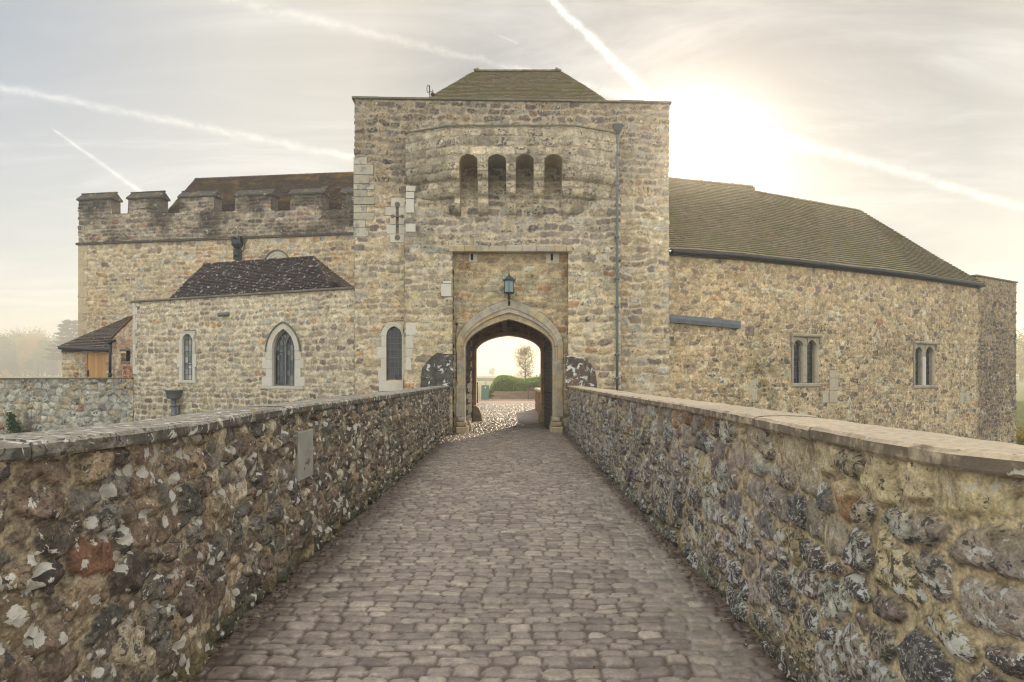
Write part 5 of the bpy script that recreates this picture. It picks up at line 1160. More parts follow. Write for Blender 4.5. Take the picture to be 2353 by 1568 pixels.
for nm, line, mat, st, lab, sd in (('bridge_parapet', PLL, 'parapet_l', style(0.20, 0.14, 301, relief=0.045, crev=0.55, rag=0.45, jx=0.34, jy=0.26, wv=0.6, p=2.5, mort=0.11, bev=0.25, warp=0.03, pal=PAL_NEARL, mortar=(0.34, 0.275, 0.185), var=0.6), 'dark brown rubble bridge parapet blotched with white lichen, left of the path', 'l'),
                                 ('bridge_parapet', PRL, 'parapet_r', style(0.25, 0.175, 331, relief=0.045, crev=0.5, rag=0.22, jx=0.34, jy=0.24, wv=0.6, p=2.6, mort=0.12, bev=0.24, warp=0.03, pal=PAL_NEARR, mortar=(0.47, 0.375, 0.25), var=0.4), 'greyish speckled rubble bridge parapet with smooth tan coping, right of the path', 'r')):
    th = thing(nm, lab, 'parapet', 'bridge parapets')
    rubble('wall', th, line, near_s(line), rng(-0.06, ZP, 0.0125), MT[mat], st, colfn=near_col(sd))
    # outer face and core
    mb = MB(); o = [(p[0]-n[0]*0.34, p[1]-n[1]*0.34) for p, n in zip(line.p, line.vn)]; i_ = [(p[0]-n[0]*0.06, p[1]-n[1]*0.06) for p, n in zip(line.p, line.vn)]
    mb.strip(i_, o, -3.6, ZP-0.002); mb.build('core', MT['archstone'], th)
    # coping slabs
    cs = MB(); s = 0.0; rr = random.Random(sd); Ls = line.s[-1]
    while s < Ls:
        ln = rr.uniform(0.75, 1.15); e = min(Ls, s+ln)
        if Ls-e < 0.3: e = Ls
        m = max(2, int((e-s)/0.06)); v = []; f = []; dz, dw = rr.uniform(-0.004, 0.004), rr.uniform(-0.008, 0.008)
        sec = [(0.055, 0.0), (0.062, 0.012), (0.062, 0.052), (0.046, 0.068), (0.0, 0.072), (-0.12, 0.076), (-0.25, 0.074), (-0.345, 0.066), (-0.365, 0.05), (-0.365, 0.0), (-0.15, 0.0)]
        for q in range(m+1):
            sq = s+0.002+(e-s-0.004)*q/m; X, Y = line.at(sq); n = line.normal(np.array([sq]))[0]
            for j, (w, z) in enumerate(sec):
                a = (vn(np.array(sq*9.0), np.array(j*1.7), 5)-0.5)*0.008; b = (vn(np.array(sq*8.0), np.array(j*1.7), 6)-0.5)*0.006
                if q in (0, m): a -= 0.004; b -= 0.003
                v.append((float(X)+n[0]*(w+dw+float(a)), float(Y)+n[1]*(w+dw+float(a)), ZP+dz+z+float(b)))
        K = len(sec)
        for q in range(m):
            for j in range(K): f.append((q*K+j, q*K+(j+1) % K, (q+1)*K+(j+1) % K, (q+1)*K+j))
        f += [tuple(range(K))[::-1], tuple(range(m*K, m*K+K))]; cs.add(v, f, False); s = e
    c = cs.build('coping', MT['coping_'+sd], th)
    if sd == 'l':      # smooth repair slab set in the parapet
        fr = Frame(PLL, 692); (ua, zb), (ub, zt) = fr.uv(674, 1102), fr.uv(708, 988); mb = MB(fr.M()); mb.bevbox(ua, ub, fr.uv(692, 1100)[1], fr.uv(692, 989)[1], -0.1, 0.05, 0.01); mb.build('repair_slab', m_plain('grey_slab', (0.27, 0.25, 0.21), 0.8, 0, 0.3, 4), th)

# ================================================================== PATH
xs = rng(-2.15, 1.95, 0.0165); ys = np.concatenate([rng(0.9, 8, 0.0145)[:-1], rng(8, 22, 0.03)[:-1], rng(22, 44, 0.05)])
XX, YY = np.meshgrid(xs, ys, indexing='ij')
st = style(0.20, 0.108, 401, jx=0.26, jy=0.07, wv=0.16, p=3.6)
u = XX+(fbm(XX*1.1, YY*1.1, 3)-0.5)*0.10+(fbm(XX*9, YY*9, 31)-0.5)*0.03; v = YY+(fbm(XX*1.3, YY*0.9, 7)-0.5)*0.16+(fbm(XX*8, YY*8, 37)-0.5)*0.022
e, r1, r2, r3 = courses(u, v, 0.172, 0.118, 401, 0.30, 0.22, 0.30)
e = e+(fbm(XX*22, YY*22, 11, 3)-0.5)*0.10
k = sst(0.04, 0.10, e); hg = sst(0.02, 0.20, e)
far = sst(16, 24, YY)
h = 0.019*(hg*(0.55+0.6*r3))*(1+0.8*far)+(fbm(XX*6, YY*9, 13, 4)-0.5)*0.008*hg+(fbm(XX*0.5, YY*0.5, 15)-0.5)*0.03+(r2-0.5)*0.006*k*(1+0.8*far)
pal = [(4, (0.225, 0.198, 0.18)), (3, (0.255, 0.228, 0.20)), (2, (0.19, 0.165, 0.152)), (1.2, (0.29, 0.26, 0.225)), (0.8, (0.15, 0.13, 0.122))]
c = pick(pal, r1)*(0.88+0.24*r2)[..., None]*(0.80+0.40*fbm(XX*7, YY*12, 19, 4))[..., None]
jc = np.array((0.085, 0.062, 0.050))*(0.8+0.4*fbm(XX*4, YY*4, 23))[..., None]
gut = (sst(0.95, 1.12, XX+(fbm(XX, YY*0.8, 29)-0.5)*0.35)*sst(1.50, 1.44, XX)*sst(13, 9, YY))[..., None]
jc = jc*(1-gut)+np.array((0.25, 0.24, 0.225))*gut
c = (jc*(1-k[..., None])+c*k[..., None])*np.array([1.02, 0.94, 0.86])*(0.84+0.32*fbm(XX*0.9, YY*0.35, 47))[..., None]
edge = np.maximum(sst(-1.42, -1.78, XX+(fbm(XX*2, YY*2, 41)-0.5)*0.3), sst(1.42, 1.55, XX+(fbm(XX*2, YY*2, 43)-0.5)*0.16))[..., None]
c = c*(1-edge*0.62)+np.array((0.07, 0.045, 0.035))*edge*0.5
aux = np.stack([k.ravel(), r3.ravel(), np.zeros(k.size)], 1)
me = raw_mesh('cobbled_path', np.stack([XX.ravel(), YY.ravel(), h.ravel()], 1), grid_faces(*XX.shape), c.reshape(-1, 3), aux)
mset = MT['setts']; pr = [n for n in mset.node_tree.nodes if n.type == 'BSDF_PRINCIPLED'][0]; pr.inputs['Specular IOR Level'].default_value = 0.5
g = G(mset.node_tree); g.put(pr.inputs['Roughness'], g.ramp(g.noise(oc(g), 6, 4), 0.3, 0.7, 0.42, 0.56))
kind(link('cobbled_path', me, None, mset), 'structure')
mb = MB(); mb.box(-2.3, 2.1, 0.0, 27.5, -3.6, -0.06); mb.box(-2.2, 2.0, 27.5, 44, -0.5, -0.03); kind(mb.build('bridge_deck', MT['archstone']), 'structure')

# fallen leaves and grit along the foot of both parapets
def leaf_quads(C, size, flat=False, seed=0, asp=0.6):
    rg = np.random.RandomState(seed); n = len(C); a = rg.normal(size=(n, 3)); 
    if flat: a[:, 2] *= 0.25
    a /= np.linalg.norm(a, axis=1)[:, None]; b = rg.normal(size=(n, 3)); 
    if flat: b[:, 2] *= 0.25
    b -= a*(a*b).sum(1)[:, None]; b /= np.linalg.norm(b, axis=1)[:, None]
    s = (size*rg.uniform(0.6, 1.3, n))[:, None]; a = a*s; b = b*s*asp
    V = np.stack([C-a, C+b*0.8-a*0.1, C+a, C-b*0.8-a*0.1], 1).reshape(-1, 3); return V, np.arange(n*4).reshape(n, 4)
rg = np.random.RandomState(5); n = 2600; yy = 1.5+19*rg.beta(0.9, 1.6, n); left = rg.rand(n) < 0.5
xx = np.where(left, -1.86+np.abs(rg.normal(0, 0.09, n)), 1.60-np.abs(rg.normal(0, 0.07, n))); sc = rg.rand(n) < 0.05; xx = np.where(sc, rg.uniform(-1.7, 1.5, n), xx)
V, F = leaf_quads(np.stack([xx, yy, np.full(n, 0.022)], 1), 0.014, True, 3)
o = link('fallen_leaves', raw_mesh('fallen_leaves', V, F, smooth=False), None, m_leaf('dead_leaves', [(0.10, 0.03, 0.015), (0.06, 0.025, 0.015), (0.16, 0.07, 0.03), (0.05, 0.03, 0.02), (0.40, 0.32, 0.18)], 0.1))
kind(o, 'stuff')

# ================================================================== GROUND
bx = [-400, -60, -14, -5, 5, 7.6, 11.4, 16, 20.5, 23.65, 26, 60, 400]; by = [40, 30, 27, 24, 23, 24, 26.5, 29, 32, 35, 42, 60, 80]
def hterr(X, Y):
    d = Y-np.interp(X, bx, by); up_ = sst(-1.0, 1.5, d)
    rise = 0.0105*np.clip(Y-62, 0, 260)+0.6*(fbm(X*0.01, Y*0.01, 5)-0.5)*sst(80, 200, Y)
    return -3.7+up_*3.68+rise*up_
gx = np.concatenate([-np.geomspace(1500, 45, 40), rng(-42, 42, 1.2), np.geomspace(45, 1500, 40)]); gy = np.concatenate([rng(-60, 10, 5)[:-1], rng(10, 60, 0.8)[:-1], np.geomspace(60, 2500, 80)])
XX, YY = np.meshgrid(gx, gy, indexing='ij'); ZZ = hterr(XX, YY)
m, g, p = newmat('meadow_grass'); c0 = oc(g); n1 = g.noise(c0, 0.12, 4); n2 = g.noise(c0, 3, 5, 0.7)
g.put(p.inputs['Base Color'], g.mix(g.ramp(n2, 0.3, 0.7), g.mix(n1, (0.085, 0.11, 0.028), (0.15, 0.16, 0.05)), (0.20, 0.19, 0.075))); p.inputs['Roughness'].default_value = 0.9; p.inputs['Specular IOR Level'].default_value = 0.2
bump(g, p, n2, 0.05); MT['grass'] = m
kind(link('ground', raw_mesh('ground', np.stack([XX.ravel(), YY.ravel(), ZZ.ravel()], 1), grid_faces(*XX.shape)), None, m), 'structure')
m, g, p = newmat('moat_water'); p.inputs['Base Color'].default_value = (0.03, 0.04, 0.03, 1); p.inputs['Roughness'].default_value = 0.05; bump(g, p, g.noise(oc(g), 1.5, 3), 0.02)
mb = MB(); mb.add([(-300, -60, -3.1), (300, -60, -3.1), (300, 60, -3.1), (-300, 60, -3.1)], [(0, 1, 2, 3)]); kind(mb.build('moat_water', m, fix=False), 'structure')
m, g, p = newmat('yard_gravel'); n1 = g.noise(oc(g), 25, 5, 0.7); g.put(p.inputs['Base Color'], g.mix(n1, (0.22, 0.14, 0.09), (0.36, 0.25, 0.17))); p.inputs['Roughness'].default_value = 0.85; bump(g, p, n1, 0.02)
mb = MB(); mb.add([(-14, 28.3, 0.0), (14, 28.3, 0.0), (14, 57.5, 0.0), (-14, 57.5, 0.0)], [(0, 1, 2, 3)]); mb.add([(-14, 28.3, 0), (-14, 28.3, -0.2), (14, 28.3, -0.2), (14, 28.3, 0)], [(0, 1, 2, 3)])
kind(mb.build('gravel_yard', m, fix=False), 'structure')

# ================================================================== THINGS SEEN THROUGH THE ARCH
hd = thing('clipped_hedge', 'rounded green hedge growing over a low brown stone wall beyond the arch', 'hedge')
HX0, HX1, HYc = pX(1120, 55), 6.5, 56.3
def hedge_top(px): return np.interp(px, [1118, 1124, 1135, 1145, 1158, 1175, 1190, 1205, 1225, 1250, 1300], [905, 893, 873, 864.5, 862.5, 865, 870, 872.5, 868.5, 865.5, 866])
C = []; rg = np.random.RandomState(9)
nH = 26000; x = rg.uniform(HX0, HX1, nH); px = CX+x/55*FX; zt = EYE+(HY-hedge_top(px))/FX*55.3; th_ = rg.uniform(0, math.pi*0.62, nH)
yy = HYc-0.2-1.1*np.sin(th_)+rg.normal(0, .03, nH); zz = zt-0.42+0.42*np.cos(th_)
low = rg.rand(nH) < 0.6; zz = np.where(low, rg.uniform(0.5, 1, nH)*(zt-0.45), zz); zz = np.where(low & (x < pX(1140, 55)), rg.uniform(0.02, 1, nH)*(zt-0.3), zz); yy = np.where(low, HYc-1.3+rg.normal(0, 0.05, nH), yy)
V, F = leaf_quads(np.stack([x, yy, zz+rg.normal(0, .03, nH)], 1), 0.055, False, 4)
link('foliage', raw_mesh('foliage', V, F, smooth=False), hd, m_leaf('hedge_leaves', [(0.13, 0.24, 0.02), (0.18, 0.30, 0.02), (0.07, 0.15, 0.015), (0.28, 0.36, 0.03)], 0.55))
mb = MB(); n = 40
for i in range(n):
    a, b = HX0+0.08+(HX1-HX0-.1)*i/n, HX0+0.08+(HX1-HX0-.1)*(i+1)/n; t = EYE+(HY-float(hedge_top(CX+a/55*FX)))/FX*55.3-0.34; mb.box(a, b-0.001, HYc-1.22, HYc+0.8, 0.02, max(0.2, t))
mb.build('dark_core', m_plain('hedge_inside', (0.02, 0.03, 0.01), 1), hd)  # solid near-black core; the shade inside the hedge is in its colour
mb = MB(); x = pX(1130, 55)
for row in range(4):
    u = x+(0.18 if row % 2 else 0); 
    while u < HX1: w = rnd.uniform(0.3, 0.6); mb.box(u, u+w-0.012, 54.7+rnd.uniform(0, .02), 54.95, row*0.15, row*0.15+0.142); u += w
mb.build('retaining_wall', m_island('yard_wall_stone', [(0.26, 0.20, 0.13), (0.32, 0.25, 0.17), (0.22, 0.17, 0.12)], 10, 0.9, 0.3, 0.01), hd)

def bench():
    t = thing('timber_bench', 'dark brown timber bench standing against the hedge beyond the arch', 'bench'); x0, x1, Y = pX(1213, 53.5), pX(1213, 53.5)+1.9, 53.5
    mb = MB(); [mb.box(x0, x1, Y+0.38-0.001*k, Y+0.42, 0.62+k*0.105, 0.715+k*0.105) for k in range(3)]; mb.build('backrest', MT['brownwood'], t)
    mb = MB(); [mb.box(x0, x1, Y-0.1+k*0.12, Y+0.01+k*0.12, 0.42, 0.45) for k in range(4)]; mb.build('seat', MT['brownwood'], t)
    for xx in (x0, x1-0.07):
        for yy_ in (Y-0.1, Y+0.34): mb = MB(); mb.box(xx, xx+0.07, yy_, yy_+0.07, 0, 0.42 if yy_ > Y else 0.64); mb.build('leg', MT['brownwood'], t)
    for xx in (x0, x1-0.06): mb = MB(); mb.box(xx, xx+0.06, Y-0.1, Y+0.4, 0.641, 0.68); mb.build('armrest', MT['brownwood'], t)
bench()
t = thing('a_board_sign', 'leaning green notice board standing on the gravel left of the hedge', 'sign')
x0, x1 = pX(1106, 53), pX(1123, 53)
mb = MB(Matrix.Translation((x0, 53, 0)) @ Matrix.Rotation(R(-13), 4, 'X')); W_, H_ = x1-x0, 1.12
mb.prism([(0, 0)]*0+[(0.0, 0.0), (W_, 0.0), (W_, 0.3), (0, 0.3)], 0, 0.001) if False else None
mb.box(0.03, W_-0.02, 0.01, 0.03, 0.04, H_-0.03); mb.build('panel', MT['signgreen'], t)
mb = MB(mb.M); mb.box(0, 0.03, 0, 0.04, 0, H_); mb.box(W_-0.02, W_+0.01, 0, 0.04, 0, H_); mb.box(0.03, W_-0.02, 0, 0.04, H_-0.03, H_); mb.box(0.03, W_-0.02, 0, 0.04, 0, 0.04); mb.build('frame', m_plain('sign_frame', (0.03, 0.09, 0.07), 0.4), t)
mb = MB(mb.M); mb.box(W_*0.45, W_*0.60, 0.002, 0.012, H_-0.22, H_-0.12); mb.build('emblem', MT['white'], t)
mb = MB(Matrix.Translation((x0, 53, 0)) @ Matrix.Rotation(R(14), 4, 'X')); mb.box(0, 0.03, 0.5, 0.53, -0.1, 1.0); mb.box(W_-0.03, W_, 0.5, 0.53, -0.1, 1.0); mb.build('rear_prop', m_plain('sign_prop', (0.03, 0.09, 0.07), 0.4), t)
t = thing('iron_gate', 'black iron railing gate standing open at the left of the passage end', 'gate')
gx_ = pX(1097.5, 46)
for q, h_ in ((0, 1.28), (1, 1.12), (2, 1.12), (3, 1.12)):
    mb = MB(); mb.tube([(gx_-0.005-q*0.11, 46+q*0.05, 0), (gx_-0.005-q*0.11, 46+q*0.05, h_)], 0.045 if q == 0 else 0.022, 8)
    if q == 0: mb.lathe([(0.04, 0), (0.07, 0.03), (0.07, 0.08), (0.03, 0.12)], (gx_-0.005, 46, h_), 8)
    mb.build('post' if q == 0 else 'bar', MT['iron'], t)
for zr_ in (0.14, 1.05): mb = MB(); mb.tube([(gx_, 46, zr_), (gx_-0.4, 46.16, zr_)], 0.025, 6); mb.build('rail', MT['iron'], t)
t = Line([(pX(1229, 36), 36.0), (pX(1229, 34)+0.35, 29)])
mb = MB(); rr = random.Random(2); x0 = pX(1229.5, 36)
for row in range(7):
    y = 28.5
    while y < 36: w = rr.uniform(0.3, 0.6); mb.box(x0+(36-y)*0.004+rr.uniform(0, .02), x0+0.45, y, y+w-0.012, row*0.15, row*0.15+0.143); y += w
lwp = thing('courtyard_wall', 'short sunlit stone wall end just beyond the right side of the passage', 'wall')
mb.build('wall', m_island('yard_wall_warm', [(0.36, 0.22, 0.12), (0.30, 0.17, 0.09), (0.40, 0.27, 0.16)], 10, 0.9, 0.3, 0.01), lwp)
mb = MB(); [mb.bevbox(x0-0.04, x0+0.5, 28.5+k*0.75, 28.5+k*0.75+0.74, 1.055, 1.17, 0.03) for k in range(10)]; mb.build('coping', MT['ashlar'], lwp)

# trees
def limb_tree(name, lab, cat, X, Y, Z, H, rw, seed, mat, nleaf, lsize, group=None, base=0.25, shape=1.0, trunk=0.09, bias=None):
    t = thing(name, lab, cat, group); rr = random.Random(seed); rg = np.random.RandomState(seed)
    mb = MB(); tp = [(X+rr.uniform(-.01, .01)*H*k/6, Y, Z+H*0.93*k/6) for k in range(7)]; mb.tube(tp, [trunk*(1-0.13*k) for k in range(7)], 7); ends = []
    for k in range(64):
        a = rr.uniform(0, 6.283); q = rr.uniform(base, 0.92); L = rw*math.sin(math.pi*min(1, (q-base+0.12)/(1.12-base))**0.8)*rr.uniform(0.6, 1.05)*shape
        p = Vector((X, Y, Z+H*q*0.9)); d = Vector((math.cos(a), math.sin(a), rr.uniform(0.45, 1.0))); pts = [p+d*L*s+Vector((0, 0, 0.12*L*s*s)) for s in (0, 0.35, 0.7, 1.0)]
        mb.tube(pts, [trunk*0.32*(1-q*0.6), trunk*0.2*(1-q*.6), trunk*0.1, trunk*0.04], 4, False); ends += pts[1:]+[(pts[1]+pts[2])/2, (pts[2]+pts[3])/2]
    mb.build('trunk', MT['bark'], t)
    E = np.array([tuple(e) for e in ends]); C = E[rg.randint(0, len(E), nleaf)]+rg.normal(0, 1, (nleaf, 3))*rw*0.14
    C[:, 2] = np.minimum(C[:, 2], Z+H); V, F = leaf_quads(C, lsize, False, seed); link('crown', raw_mesh('crown', V, F, smooth=False), t, mat); return t
m_young = m_leaf('young_tree_leaves', [(0.16, 0.15, 0.05), (0.24, 0.19, 0.07), (0.28, 0.17, 0.06), (0.09, 0.10, 0.03)], 0.5)
ty = 72.0; tz = float(hterr(np.array(pX(1206, ty)), np.array(ty)))
limb_tree('young_tree', 'small slender tree with sparse leaves behind the clipped hedge', 'tree', pX(1207, ty), ty, tz, pZ(783, ty)-tz, 1.35, 3, m_young, 2600, 0.07, base=0.30, trunk=0.075)
def cedar(lab, X, Y, Z, H, rw, seed, n=9):
    t = thing('cedar_tree', lab, 'tree', 'distant cedar trees'); rg = np.random.RandomState(seed); mb = MB(); mb.tube([(X, Y, Z), (X+0.01*H, Y, Z+H*0.6), (X, Y, Z+H*0.97)], [H*0.03, H*0.02, H*0.006], 7)
    C = []
    for k in range(n):
        q = 0.32+0.66*k/(n-1); r = rw*(1.05-0.75*((q-0.3)/0.7)**1.3)*rg.uniform(0.75, 1.15); a0 = rg.uniform(0, 6.28)
        for b in range(4):
            a = a0+b*1.57+rg.uniform(-.4, .4); tip = (X+r*math.cos(a), Y+r*math.sin(a), Z+H*q+0.06*r); mb.tube([(X, Y, Z+H*(q-0.06)), tip], [H*0.008, H*0.002], 4, False)
            m = 260; f = rg.uniform(0.25, 1, m)**0.7; C.append(np.stack([X+(tip[0]-X)*f+rg.normal(0, r*0.13, m), Y+(tip[1]-Y)*f+rg.normal(0, r*0.13, m), Z+H*q+0.06*r*f+rg.normal(0, H*0.012, m)], 1))
    mb.build('trunk', MT['bark'], t); V, F = leaf_quads(np.concatenate(C), H*0.028, True, seed); link('crown', raw_mesh('crown', V, F, smooth=False), t, m_ced)
m_ced = m_leaf('cedar_needles', [(0.025, 0.045, 0.022), (0.04, 0.06, 0.03)], 0.1)
def gz(X, Y): return float(hterr(np.array(float(X)), np.array(float(Y))))
X = pX(1205, 190); cedar('pale misty cedar with flat spreading crown seen behind the small tree', X, 190, gz(X, 190), pZ(853, 190)-gz(X, 190), 3.6, 5, 6)
X = pX(163, 230); cedar('dark flat-topped cedar rising beside the far end of the battlemented range', X, 230, gz(X, 230), pZ(739, 230)-gz(X, 230), 6.6, 8, 10)
# persons walking behind the hedge
def person(lab, X, Y, coat, hairc, H=1.74, step=0.16, seed=0):
    Z = gz(X, Y); s = H/1.74
    J = [(0, 0, .95, .13), (0, 0, 1.15, .135), (0, 0.0, 1.38, .15), (0, 0.0, 1.50, .06), (0, -.01, 1.60, .085), (0, -.01, 1.68, .09),
         (-.10, 0, .90, .09), (-.10, step*.5, .50, .065), (-.10, step, .08, .045), (-.10, step-.14, .03, .04), (.10, 0, .90, .09), (.10, -step*.4, .50, .065), (.10, -step, .08, .045), (.10, -step-.14, .03, .04),
         (-.19, 0, 1.40, .06), (-.24, .02, 1.12, .047), (-.23, -.08, .88, .035), (-.22, -.10, .80, .028), (.19, 0, 1.40, .06), (.24, .02, 1.12, .047), (.23, -.06, .88, .035), (.22, -.08, .80, .028)]
    Ed = [(0, 1), (1, 2), (2, 3), (3, 4), (4, 5), (0, 6), (6, 7), (7, 8), (8, 9), (0, 10), (10, 11), (11, 12), (12, 13), (2, 14), (14, 15), (15, 16), (16, 17), (2, 18), (18, 19), (19, 20), (20, 21)]
    me = bpy.data.meshes.new('person'); me.from_pydata([(X+a*s, Y+b*s, Z+c_*s) for a, b, c_, _ in J], Ed, []); o = bpy.data.objects.new('person', me); COL.objects.link(o)
    md = o.modifiers.new('skin', 'SKIN'); sv = me.skin_vertices[0].data if me.skin_vertices else me.skin_vertices.new(name='').data if hasattr(me.skin_vertices, 'new') else None
    if sv is None:
        bm = bmesh.new(); bm.from_mesh(me); bm.verts.layers.skin.verify(); bm.to_mesh(me); bm.free(); sv = me.skin_vertices[0].data
    for i, (_, _, _, r) in enumerate(J): sv[i].radius = (r*s, r*s*0.8); sv[i].use_root = i == 0
    o.modifiers.new('sub', 'SUBSURF').render_levels = 2
    m, g, p = newmat('clothes'); sp = g.n('ShaderNodeSeparateXYZ'); g.t.links.new(oc(g), sp.inputs[0]); z = sp.outputs[2]
    c_ = g.mix(g.m('GREATER_THAN', z, Z+0.93*s), (0.03, 0.035, 0.05), coat); g.put(p.inputs['Base Color'], g.mix(g.m('GREATER_THAN', z, Z+1.50*s), c_, (0.45, 0.28, 0.2))); me.materials.append(m)
    tag(o, lab, 'person'); hb = MB(); hb.lathe([(0.02, 1.76), (0.07, 1.745), (0.098, 1.70), (0.10, 1.64), (0.085, 1.57)][::-1], (X, Y+0.0, Z), 12)
    hb.v = [(a, b+0.02, Z+(c-Z)*s) for a, b, c in hb.v]; hb.build('hair', m_plain('hair', hairc, 0.7), o)
person('person in a dark coat walking beyond the hedge, only the head showing', pX(1233.5, 98), 98, (0.04, 0.04, 0.05), (0.06, 0.04, 0.03), 1.70)
person('taller person in a brown jacket walking beyond the hedge, only the head showing', pX(1240.5, 97), 97, (0.16, 0.09, 0.05), (0.12, 0.08, 0.05), 1.80)
# far hedge line in the meadow
mb = MB(); x = -60.0; rr = random.Random(4)
while x < 40: w = rr.uniform(2, 5); zb = gz(x, 150); mb.box(x, x+w+0.0, 150, 151.2, zb-0.3, zb+0.70+rr.uniform(-0.04, 0.04)); x += w+0.003
tag(mb.build('meadow_wall', m_island('meadow_wall', [(0.16, 0.14, 0.11), (0.18, 0.16, 0.12)], 2)), 'long low grey wall crossing the bright meadow beyond the hedge', 'wall')
mb = MB(); pxs = pX(1116.5, 110); mb.tube([(pxs, 110, gz(pxs, 110)), (pxs, 110, gz(pxs, 110)+0.75)], 0.06, 6); tag(mb.build('meadow_post', MT['bark']), 'thin lone post standing in the bright meadow above the green board', 'post')
# far wood on the left and right
cols = {'autumn': [(0.36, 0.25, 0.04), (0.45, 0.30, 0.05), (0.28, 0.22, 0.04)], 'green': [(0.10, 0.15, 0.03), (0.15, 0.19, 0.04), (0.08, 0.12, 0.03)], 'dark': [(0.045, 0.075, 0.03), (0.06, 0.09, 0.035)]}
lm = {k_: m_leaf('leaves_'+k_, v_, 0.35) for k_, v_ in cols.items()}
def proto(shape, seed, mat):
    rg = np.random.RandomState(seed); n = 4200; nb = 26; bl = []
    for k in range(nb):
        z = rg.uniform(0.10, 0.88); r = {'round': 0.36*math.sin(math.pi*min(1, z*0.92+0.08))**0.7, 'cone': 0.30*(1.05-z)}[shape]; a = rg.uniform(0, 6.28); bl.append((r*math.cos(a)*rg.uniform(.4, 1), r*math.sin(a)*rg.uniform(.4, 1), z, 0.085 if shape == 'round' else 0.055))
    b = np.array(bl)[rg.randint(0, nb, n)]; C = b[:, :3]+rg.normal(0, 1, (n, 3))*b[:, 3:4]; C[:, 2] = np.maximum(C[:, 2], 0.03)
    V, F = leaf_quads(C, 0.020, False, seed, 0.8); cr = raw_mesh('crown', V, F, smooth=False); cr.materials.append(mat)
    mb = MB(); mb.tube([(0, 0, -0.03), (0, 0, 0.35), (0, 0, 0.8)], [0.03, 0.022, 0.006], 6); tr = mb.build('trunk', MT['bark']); trm = tr.data; bpy.data.objects.remove(tr); return cr, trm
pr_ = {('round', 'autumn'): proto('round', 1, lm['autumn']), ('round', 'green'): proto('round', 2, lm['green']), ('cone', 'dark'): proto('cone', 3, lm['dark']), ('cone', 'green'): proto('cone', 4, lm['green'])}
words = {('round', 'autumn'): 'golden autumn tree', ('round', 'green'): 'rounded green tree', ('cone', 'dark'): 'dark pointed conifer', ('cone', 'green'): 'pointed green conifer'}
def far_tree(px, Y, pyt, key, lab, wid=1.0, rot=0, grp='trees of the misty wood'):
    X = pX(px, Y); z = gz(X, Y); H = pZ(pyt, Y)-z; cr, tr = pr_[key]
    t = bpy.data.objects.new('woodland_tree', None); COL.objects.link(t); t.location = (X, Y, z); t.scale = (H*wid, H*wid, H); t.rotation_euler = (0, 0, rot); tag(t, lab, 'tree', grp)
    for nm, me_ in (('crown', cr), ('trunk', tr)): o = bpy.data.objects.new(nm, me_); COL.objects.link(o); o.parent = t
wood = [(-12, 300, 768, 0, 'at the left picture edge'), (8, 290, 762, 2, 'beside the left picture edge'), (22, 305, 766, 1, 'between two conifers at the left edge'), (35, 285, 762, 1, 'highest of the rounded greens at the left'), (48, 300, 764, 3, 'behind the golden crown'),
        (58, 270, 775, 0, 'glowing brightest in the misty wood'), (72, 300, 763, 0, 'on the skyline left of the dip'), (84, 310, 764, 1, 'just before the skyline dips'), (97, 290, 776, 3, 'standing in the skyline dip'), (108, 300, 778, 2, 'second after the skyline dip'), (122, 280, 775, 1, 'broad, in front of the skyline'),
        (138, 300, 772, 2, 'nearest left of the cedar'), (150, 310, 772, 1, 'directly left under the cedar'), (165, 295, 774, 2, 'under the cedar'), (182, 300, 772, 1, 'half hidden by the stone range'),
        (30, 262, 800, 3, 'low in front of the wood'), (88, 260, 806, 1, 'small and low at the wood edge'), (120, 262, 812, 2, 'small, right of the low rounded one'), (4, 262, 812, 1, 'lowest at the left edge')]
ks = [('round', 'autumn'), ('round', 'green'), ('cone', 'dark'), ('cone', 'green')]
rr = random.Random(8)
for px, Y, py, ki, ex in wood: far_tree(px, Y, py+rr.uniform(-5, 7), ks[ki], words[ks[ki]]+' '+ex, rr.uniform(0.75, 1.1), rr.uniform(0, 6))
far_tree(12, 235, 850, ks[0], 'tiny pale bush alone on the meadow at the left', 1.2, 1, None)
for px, Y, py, ki, ex in ((2346, 150, 772, 1, 'tall behind the far right end of the curved range'), (2375, 140, 760, 0, 'beyond the right end of the curved range')): far_tree(px, Y, py, ks[ki], words[ks[ki]]+' '+ex, 1.1, 1, 'trees right of the curved range')
far_tree(1131, 330, 845, ks[1], 'very faint round tree dissolving in mist above the green board', 1.2, 2)
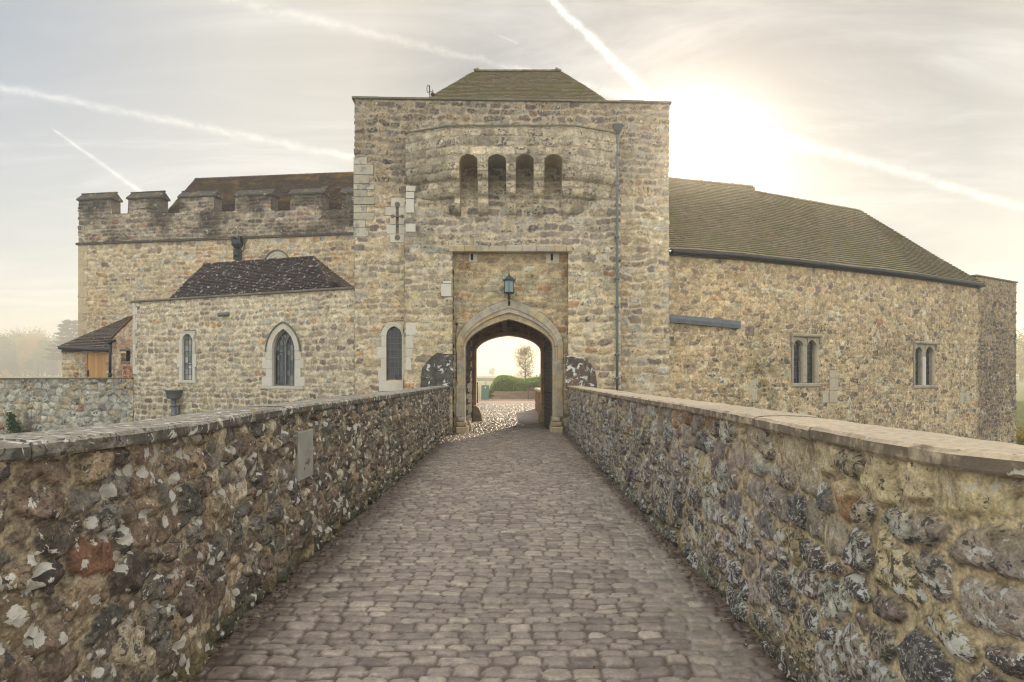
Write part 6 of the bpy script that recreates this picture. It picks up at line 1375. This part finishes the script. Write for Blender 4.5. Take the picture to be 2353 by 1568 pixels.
# autumn shrub at right edge, ivy on the low wall
rg = np.random.RandomState(12); n = 7000; c0 = np.array(P(2366, 1010, 33)); C = c0+rg.normal(0, 1, (n, 3))*np.array((0.42, 0.5, 0.38)); lo_ = rg.rand(n) < 0.7; C[:, 2] = np.where(lo_, c0[2]-rg.rand(n)*(c0[2]+3.2), C[:, 2]); t = thing('autumn_shrub', 'yellow green shrub at the foot of the far right wall corner', 'shrub')
V, F = leaf_quads(C, 0.06, False, 2); link('foliage', raw_mesh('foliage', V, F, smooth=False), t, m_leaf('shrub_leaves', [(0.25, 0.13, 0.02), (0.12, 0.14, 0.03), (0.32, 0.22, 0.04)], 0.5))
mb = MB(); [mb.tube([(c0[0], c0[1], -3.6), (c0[0]+rg.uniform(-.3, .3), c0[1]+rg.uniform(-.3, .3), c0[2]+0.1)], 0.03, 5) for _ in range(5)]; mb.build('stems', MT['bark'], t)
c = P(35, 975, 25.3); n = 1500; C = np.stack([c[0]+rg.normal(0, 0.16, n)+0.25*rg.rand(n)**2, 25.22-rg.rand(n)*0.12, c[2]+0.45-1.3*rg.rand(n)**0.7], 1); C[:, 0] = c[0]+(C[:, 0]-c[0])*np.clip(0.25+(c[2]+0.45-C[:, 2])*1.1, 0.2, 1.3)-(C[:, 2]-c[2])*0.3
V, F = leaf_quads(C, 0.045, False, 6); t = link('ivy_plant', raw_mesh('ivy_plant', V, F, smooth=False), None, m_leaf('ivy_leaves', [(0.03, 0.07, 0.015), (0.05, 0.10, 0.02), (0.02, 0.045, 0.012)], 0.2)); tag(t, 'small green ivy plant clinging low on the grey boundary wall', 'ivy')

# ================================================================== misty air
mb = MB(); mb.box(-900, 900, -62, 1400, -4.8, 60); hz = mb.build('haze', None) if False else None
me = bpy.data.meshes.new('haze'); bm = bmesh.new(); bmesh.ops.create_cube(bm, size=1); bm.to_mesh(me); bm.free()
hz = bpy.data.objects.new('haze', me); COL.objects.link(hz); hz.scale = (1700, 1150, 31); hz.location = (0, 510, 10.7); kind(hz, 'stuff')
m = bpy.data.materials.new('misty_air'); m.use_nodes = True; t = m.node_tree; t.nodes.clear(); pv = t.nodes.new('ShaderNodeVolumePrincipled'); oo = t.nodes.new('ShaderNodeOutputMaterial'); pw = t.nodes.new('ShaderNodeVolumePrincipled'); ad = t.nodes.new('ShaderNodeAddShader'); t.links.new(pv.outputs[0], ad.inputs[0]); t.links.new(pw.outputs[0], ad.inputs[1]); t.links.new(ad.outputs[0], oo.inputs['Volume'])
pw.inputs['Color'].default_value = (1, 0.98, 0.93, 1); pw.inputs['Density'].default_value = 0.0004; pw.inputs['Anisotropy'].default_value = 0.86
pv.inputs['Color'].default_value = (1.0, 0.98, 0.93, 1); pv.inputs['Density'].default_value = 0.0024; pv.inputs['Anisotropy'].default_value = 0.35
me.materials.append(m)
